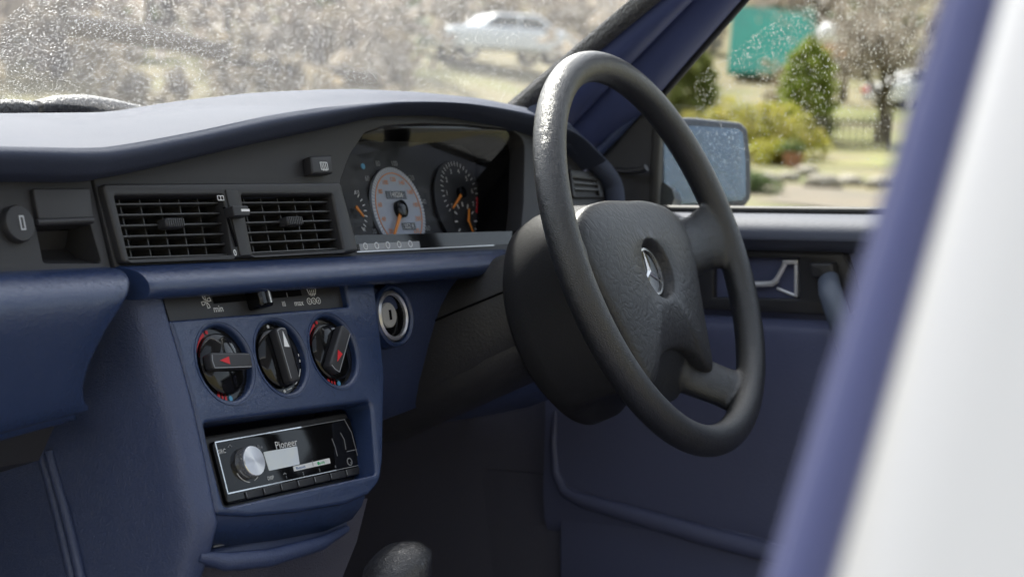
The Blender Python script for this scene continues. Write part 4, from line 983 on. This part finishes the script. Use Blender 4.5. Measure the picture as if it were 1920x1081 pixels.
# ================================================================== STEERING WHEEL
sw_ = thing('steering_wheel', 'dark leather steering wheel with a star emblem on its hub pad', 'steering wheel')
mb = MB()
NR = 160
mb.add(tube_vf([WH.W(.185*math.cos(a), .185*math.sin(a), 0) for a in np.linspace(0, 2*math.pi, NR, endpoint=False)], .0150, 18, True))
def spoke(pts, wid, thk):
    rings = []
    P = [np.array(p) for p in pts]
    for i in range(len(P)):
        t = P[min(i+1, len(P)-1)]-P[max(i-1, 0)]; t[2] = 0; t /= np.linalg.norm(t); s = np.array((-t[1], t[0], 0))
        rings.append([WH.W(*(P[i]+s*wid[i]*math.cos(a)+np.array((0, 0, 1))*thk[i]*math.sin(a))) for a in np.linspace(0, 2*math.pi, 20, endpoint=False)])
    return loft_vf(rings, True, True)
for sg in (-1, 1):
    mb.add(spoke([(sg*.06, .005, -.045), (sg*.11, .006, -.035), (sg*.15, .010, -.018), (sg*.172, .014, -.006), (sg*.188, .016, -.002)], [.036, .034, .030, .036, .046], [.022, .019, .013, .011, .006]))
    mb.add(spoke([(sg*.035, -.085, -.050), (sg*.062, -.112, -.040), (sg*.088, -.135, -.020), (sg*.104, -.150, -.007), (sg*.110, -.154, -.003)], [.026, .026, .025, .027, .026], [.018, .016, .013, .012, .009]))
wb = [[WH.W(sx*xx, y, d) for xx, y, d in ((0, -.080, -.020), (.046, -.090, -.020), (.050, -.120, -.030), (.042, -.136, -.044), (0, -.141, -.050))] for sx in (-1, 1)]
poly = wb[1]+wb[0][::-1][1:-1]
bk = [p-WH.en*.008 for p in poly]; n_w = len(poly)
mb.add((poly+bk, [tuple(range(n_w)), tuple(range(2*n_w-1, n_w-1, -1))]+[(i, (i+1) % n_w, n_w+(i+1) % n_w, n_w+i) for i in range(n_w)]))
rim = mb.build('rim', M['leather'], sw_, 0, True, None)
rm = rim.modifiers.new('remesh', 'REMESH'); rm.mode = 'VOXEL'; rm.voxel_size = .0021; rm.use_smooth_shade = True
sm2 = rim.modifiers.new('smooth', 'SMOOTH'); sm2.factor = .5; sm2.iterations = 8
# pad outline in the wheel plane
half = [(0, .056), (.045, .056), (.088, .050), (.116, .036), (.124, .014), (.120, -.012), (.106, -.048), (.092, -.084), (.082, -.112), (.074, -.121), (.060, -.116), (.044, -.102), (.022, -.094), (0, -.092)]
outl = half+[(-x, y) for x, y in half[-2:0:-1]]
pad_o = [tuple(p) for p in spline(outl, 5, True)]
def ring_pad(sc, d, cx=0, cyy=-.02, blend=0.0, rad=.1, drop=0.0):
    out_ = []
    for x, y in pad_o:
        q = np.array((x-cx, y-cyy))*sc
        if blend:
            a = math.atan2(q[1]/.9, q[0]); q = q*(1-blend)+blend*rad*np.array((math.cos(a), math.sin(a)))
        out_.append(WH.W(q[0]+cx, q[1]+cyy, d-drop*max(0, -y-.05)))
    return out_
def crown(sc): return -.003-.011*sc**2.5
EM = (0.0, -.016); RE = .0235
rings = [ring_pad(.985, -.032), ring_pad(1.0, -.022), ring_pad(.993, -.0165), ring_pad(.97, -.0140), ring_pad(.92, -.0118), ring_pad(.8, -.0085), ring_pad(.62, -.0058), ring_pad(.45, -.0045)]
nn_ = len(pad_o); ang = [math.atan2(y+.016, x) for x, y in pad_o]
def circ(r, d):
    return [WH.W(EM[0]+r*math.cos(a), EM[1]+r*math.sin(a), d) for a in ang]
rings += [circ(.0318, -.0043), circ(.0300, -.0052), circ(.0280, -.0080), circ(.0258, -.0150), circ(.0240, -.0185)]
V, Fc = loft_vf(rings, True, True); mesh('hub_pad', V, Fc, M['padskin'], sw_, True, 60)
rings = [ring_pad(.97, -.026), ring_pad(.985, -.034), ring_pad(.99, -.050, blend=.25, rad=.108), ring_pad(1, -.075, cyy=-.026, blend=.65, rad=.106), ring_pad(1, -.100, cyy=-.032, blend=.95, rad=.105), ring_pad(1, -.118, cyy=-.034, blend=1, rad=.102), ring_pad(1, -.127, cyy=-.034, blend=1, rad=.090), ring_pad(1, -.127, cyy=-.034, blend=1, rad=.05)]
V, Fc = loft_vf(rings, True, True); mesh('hub_shell', V, Fc, M['shell'], sw_, True, 60)
# emblem
fE = WH.at(*EM, -.0055)
em = lathe('emblem', [(.0235, -.016), (.0235, -.0085), (.0205, -.0095), (.001, -.0095)], fE, M['gloss'], sw_, 48)
strokes(fE, [arcpts(0, 0, .0222, 0, 360, 64)], .0022, -.0092, .0022).build('emblem_ring', M['chrome'], em, 0, True)
st3 = []
for k in range(3):
    a = R(90+120*k); t = np.array((math.cos(a), math.sin(a))); s = np.array((-t[1], t[0])); tip = t*.0216; l = s*.0042*.55-t*-.0021; b_ = [fE.W(*tip, -.0084), fE.W(*(s*.0026+t*.0015), -.0092), fE.W(0, 0, -.0072), fE.W(*(-s*.0026+t*.0015), -.0092)]
    st3.append(b_)
m = MB()
for b_ in st3: m.add((b_, [(0, 1, 2), (0, 2, 3)]))
o_ = m.build('emblem_star', M['chrome'], em, 0, False)

# ================================================================== GEAR LEVER
gl = thing('gear_lever', 'dark grained gear lever knob standing in front of the console', 'gear lever')
kc = YP(.06).w(745, 1075)
rings = []
fgl = Frame(kc, (.93, -.30, .10), (.30, .95, 0)); 
prof_ = [(-.034, .45), (-.030, .72), (-.018, .92), (-.002, 1.0), (.010, .97), (.018, .85), (.0235, .62), (.0265, .32), (.0275, .02)]
rg = []
for h_, s in prof_:
    rg.append([np.array(kc)+np.array((.0315*s*math.cos(a)+(.006 if h_ > .01 else 0), .026*s*math.sin(a), h_-.004+.0045*s*math.cos(a))) for a in np.linspace(0, 2*math.pi, 28, endpoint=False)])
V, Fc = loft_vf(rg, True, True); mesh('knob', V, Fc, M['knobskin'], gl, True, None)
tube('stalk', [np.array(kc)+np.array((0, 0, -.03)), np.array(kc)+np.array((0, .03, -.25))], [.008, .009], M['gloss'], gl, 12)

# ================================================================== DRIVER'S DOOR
dr = thing('driver_door', "blue driver's door panel with chrome latch, pull handle and rain-speckled window", 'car door')
sl_z = .043
def dz(y): return -sl_z*y
yA, yB = .30, -1.0
def drsweep(name, prof, mt, ya=yA, yb=yB, n=8, z0=0, bow=0):
    rings = [[np.array((.70-d, y, z+dz(y))) for d, z in prof] for y in np.linspace(ya, yb, n)]
    return loft(name, rings, mt, dr, True, True, 50)
zS = DR.w(1480, 404, .02)[2]+sl_z*DR.w(1480, 404, .02)[1]; zB = DR.w(1500, 466, .03)[2]+sl_z*DR.w(1500, 466, .03)[1]
prof = [tuple(p) for p in spline([(-.02, zS+.002), (.005, zS+.002), (.026, zS-.004), (.040, zS-.014), (.044, zS-.026), (.040, (zS+zB)/2-.008), (.026, zB), (.0, zB-.006), (-.02, zB-.006)], 3)]
drsweep('door_sill', prof, M['sill'])
tube('window_seal', [np.array((.702, y, zS+.004+dz(y))) for y in np.linspace(.25, -1, 8)], .006, M['rubber'], dr, 8)
zA = DR.w(1490, 603, .03)[2]+sl_z*DR.w(1490, 603, .03)[1]
prof = [tuple(p) for p in spline([(-.02, zA), (.012, zA+.001), (.026, zA-.004), (.032, zA-.014), (.032, zA-.05), (.028, zA-.15), (.020, zA-.25), (-.02, zA-.30)], 3)]
drsweep('lower_panel', prof, M['bluedoor'])
drsweep('upper_panel', [(-.03, zB+.02), (.004, zB+.02), (.004, zA-.02), (-.03, zA-.02)], M['bluedoor'])
drsweep('base_panel', [(-.03, zA-.2), (.012, zA-.2), (.006, .25), (-.03, .25)], M['carpet'], .5)
# trim plate with latch recess
trp = DR.pts([(1300, 467), (1588, 474), (1608, 530), (1620, 572), (1592, 592), (1300, 578)], .01)
rec = DR.pts([(1340, 483), (1501, 484), (1501, 560), (1340, 557)], .01)
tpl = plate('trim_plate', rpoly(trp, [.004, .008, .01, .01, .01, .004]), DR, .002, .014, M['black'], dr, .0016, holes=[rpoly(rec, .002)])
plate('latch_recess', rec, DR, -.02, -.012, M['void'], tpl)
tube('trim_edge', [DR.w(u, v, .014) for u, v in ((1345, 470), (1460, 472.5), (1580, 475.5), (1600, 510), (1614, 548))], .0016, M['black'], tpl, 6)
hd = tube('latch_handle', [DR.w(u, v, .011) for u, v in ((1404, 532.5), (1430, 532.5), (1448, 531.5), (1457, 524))], .0036, M['latch'], dr, 8)
tube('latch_bar', [DR.w(u, v, .011) for u, v in ((1455, 526), (1464, 510), (1474, 490.5))], .0030, M['latch'], hd, 8)
plate('latch_tab', rpoly(DR.pts([(1472, 487), (1499, 487), (1499, 495), (1470, 495)], .008), .001), DR, .008, .015, M['latch'], hd, .001)
plate('latch_cup', rpoly(DR.pts([(1470, 496), (1494, 496), (1494, 553), (1458, 536)], .004), .001), DR, -.006, .003, M['gloss'], hd, .001)
plate('latch_side', DR.pts([(1493, 492), (1499, 492), (1499, 556), (1493, 553)], .006), DR, .0, .013, M['latch'], hd, .001)
tube('latch_foot', [DR.w(1457, 540, .006), DR.w(1496, 556, .006)], .0018, M['latch'], hd, 6)
ph_ = plate('pull_mount', rpoly(DR.pts([(1521, 491), (1567, 491), (1571, 521), (1527, 521)], .02), .004), DR, .01, .030, M['black'], dr, .004, res=3)
tube('pull_handle', [DR.w(u, v, d) for u, v, d in ((1553, 524, .030), (1556, 545, .045), (1566, 575, .055), (1580, 615, .057), (1596, 660, .052), (1612, 710, .034), (1618, 730, .02))], [.0125, .0135, .0135, .013, .0125, .0125, .012], M['pull'], dr, 14, flat=(1, .75), up=(-1, 0, 0))
# map pocket ridges
tube('pocket_edge', [DR.w(u, v, .02) for u, v in ((1060, 740), (1068, 800), (1082, 860), (1097, 902), (1120, 922), (1200, 947), (1340, 987), (1480, 1026), (1640, 1070))], [.002, .0025, .003, .003, .003, .003, .003, .003, .003], M['bluedoor'], dr, 8)
tube('pocket_lip', [DR.w(u, v, .028) for u, v in ((1042, 770), (1038, 830), (1042, 885), (1058, 920), (1090, 936), (1180, 962), (1320, 1002), (1480, 1044), (1640, 1086))], [.003, .004, .005, .007, .009, .010, .011, .011, .011], M['bluedoor'], dr, 10)
pkt = DR.pts([(1048, 900), (1090, 940), (1180, 964), (1320, 1004), (1480, 1046), (1640, 1088), (1640, 1300), (1100, 1300), (1048, 1100)], .02)
plate('map_pocket', pkt, DR, .0, .020, M['bluedoor'], dr, .004)
# window frame, sail panel, glass
strip('window_frame', 'l2', 'l3', .012, .02, M['pillar'], dr, -1.0, 2.1)
tube('frame_seal', [ext(*LN['l3'], t) for t in np.linspace(-.02, 2.1, 10)], .006, M['rubber'], dr, 8)
zc = LN['l3'][0]
tube('corner_seal', [tuple(zc), tuple(DR.w(1236, 195, -.0)), tuple(DR.w(1232, 230)), tuple(DR.w(1228, 320)), tuple(DR.w(1226, 400))], .0055, M['rubber'], dr, 8)
sail = plate('mirror_sail', rpoly(DR.pts([(1238, 176), (1150, 255), (1090, 330), (1085, 420), (1230, 405)], 0), [.004, .01, .01, .004, .004]), DR, -.012, .0, M['black_soft'], dr, .002)
tube('mirror_lever', [DR.w(1150, 318, .004), DR.w(1180, 321, .016), DR.w(1205, 318, .022), DR.w(1212, 314, .022)], [.003, .0034, .0038, .0044], M['black'], sail, 8)
tube('sail_rib', [DR.w(1190, 215, .003), DR.w(1150, 258, .004), (DR.w(1108, 300, .004))], .006, M['blue2'], sail, 8)
tp_ = ext(*LN['l3'], 2.1)
gv = [np.array((.712, .215, zS-.02)), np.array((.712, -1.0, zS+.04)), np.array((.60, -1.0, 1.36)), tp_+np.array((.012, 0, 0)), LN['l3'][0]+np.array((.014, .0, 0)), np.array((.712, .20, zc[2]-.01))]
mesh('window_glass', gv, [(0, 1, 2, 3, 4, 5)], M['glass'], dr, False)
def pl_dw(r_):
    while True:
        y = r_.uniform(.13, -.16); z = r_.uniform(.97, 1.20)
        if r_.uniform() > ((z-.97)/.2)**1.3+.03: continue
        s = (z-zS)/(1.36-zS); x = .715-.112*s
        if z > zc[2]+(.17-y)*.62-.01: continue
        return np.array((x, y, z)), np.array((.96, 0, .27)), np.array((-.27, 0, .96))
V, Fc = drop_mesh(6000, pl_dw, .0003, .0009, 9, .12)
tag(fast_mesh('raindrops', V, Fc, M['water'], dr, True), kind='stuff')

# ================================================================== DOOR MIRROR
mi = thing('door_mirror', 'rain-beaded door mirror outside the side window', 'door mirror')
XM = XP(.86)
mo = XM.pts([(1236, 218), (1300, 219), (1390, 228), (1404, 240), (1411, 300), (1411, 375), (1400, 388), (1330, 394), (1236, 394)])
cM = np.array(XM.W(*XM.px(1325, 305))); fM = Frame(cM, (.94, -.34, 0), (.07, .19, .98))     # mirror faces back towards the driver
mo = fM.pts([(1234, 219), (1300, 219), (1390, 228), (1404, 240), (1411, 300), (1411, 372), (1400, 386), (1330, 392), (1234, 394)])
mg = fM.pts([(1244, 238), (1300, 236), (1384, 242), (1392, 252), (1397, 300), (1397, 368), (1390, 376), (1330, 381), (1244, 384)])
plate('housing', rpoly(mo, [.006, .01, .012, .012, .03, .012, .012, .02, .006]), fM, -.07, .0, M['mirrorbody'], mi, .006, res=4)
plate('mirror_glass', rpoly(mg, .004), fM, -.003, .0012, M['mirrorglass'], mi, .0005)
x0_, y0_ = min(p[0] for p in mg), min(p[1] for p in mg); x1_, y1_ = max(p[0] for p in mg), max(p[1] for p in mg)
def pl_m(r_): return fM.W(r_.uniform(x0_+.004, x1_-.008), r_.uniform(y0_+.004, y1_-.006), .0016), fM.en, fM.ey
V, Fc = drop_mesh(2600, pl_m, .0005, .0015, 12, .2)
tag(fast_mesh('raindrops', V, Fc, M['water'], mi, True), kind='stuff')
plate('mirror_back', rpoly(mo, .01), fM, -.09, -.072, M['mirrorbody'], mi, .006)
tube('mirror_foot', [XP(.72).w(1236, 370), XP(.80).w(1250, 376), fM.W(*fM.px(1262, 376), -.03)], .018, M['mirrorbody'], mi, 10)
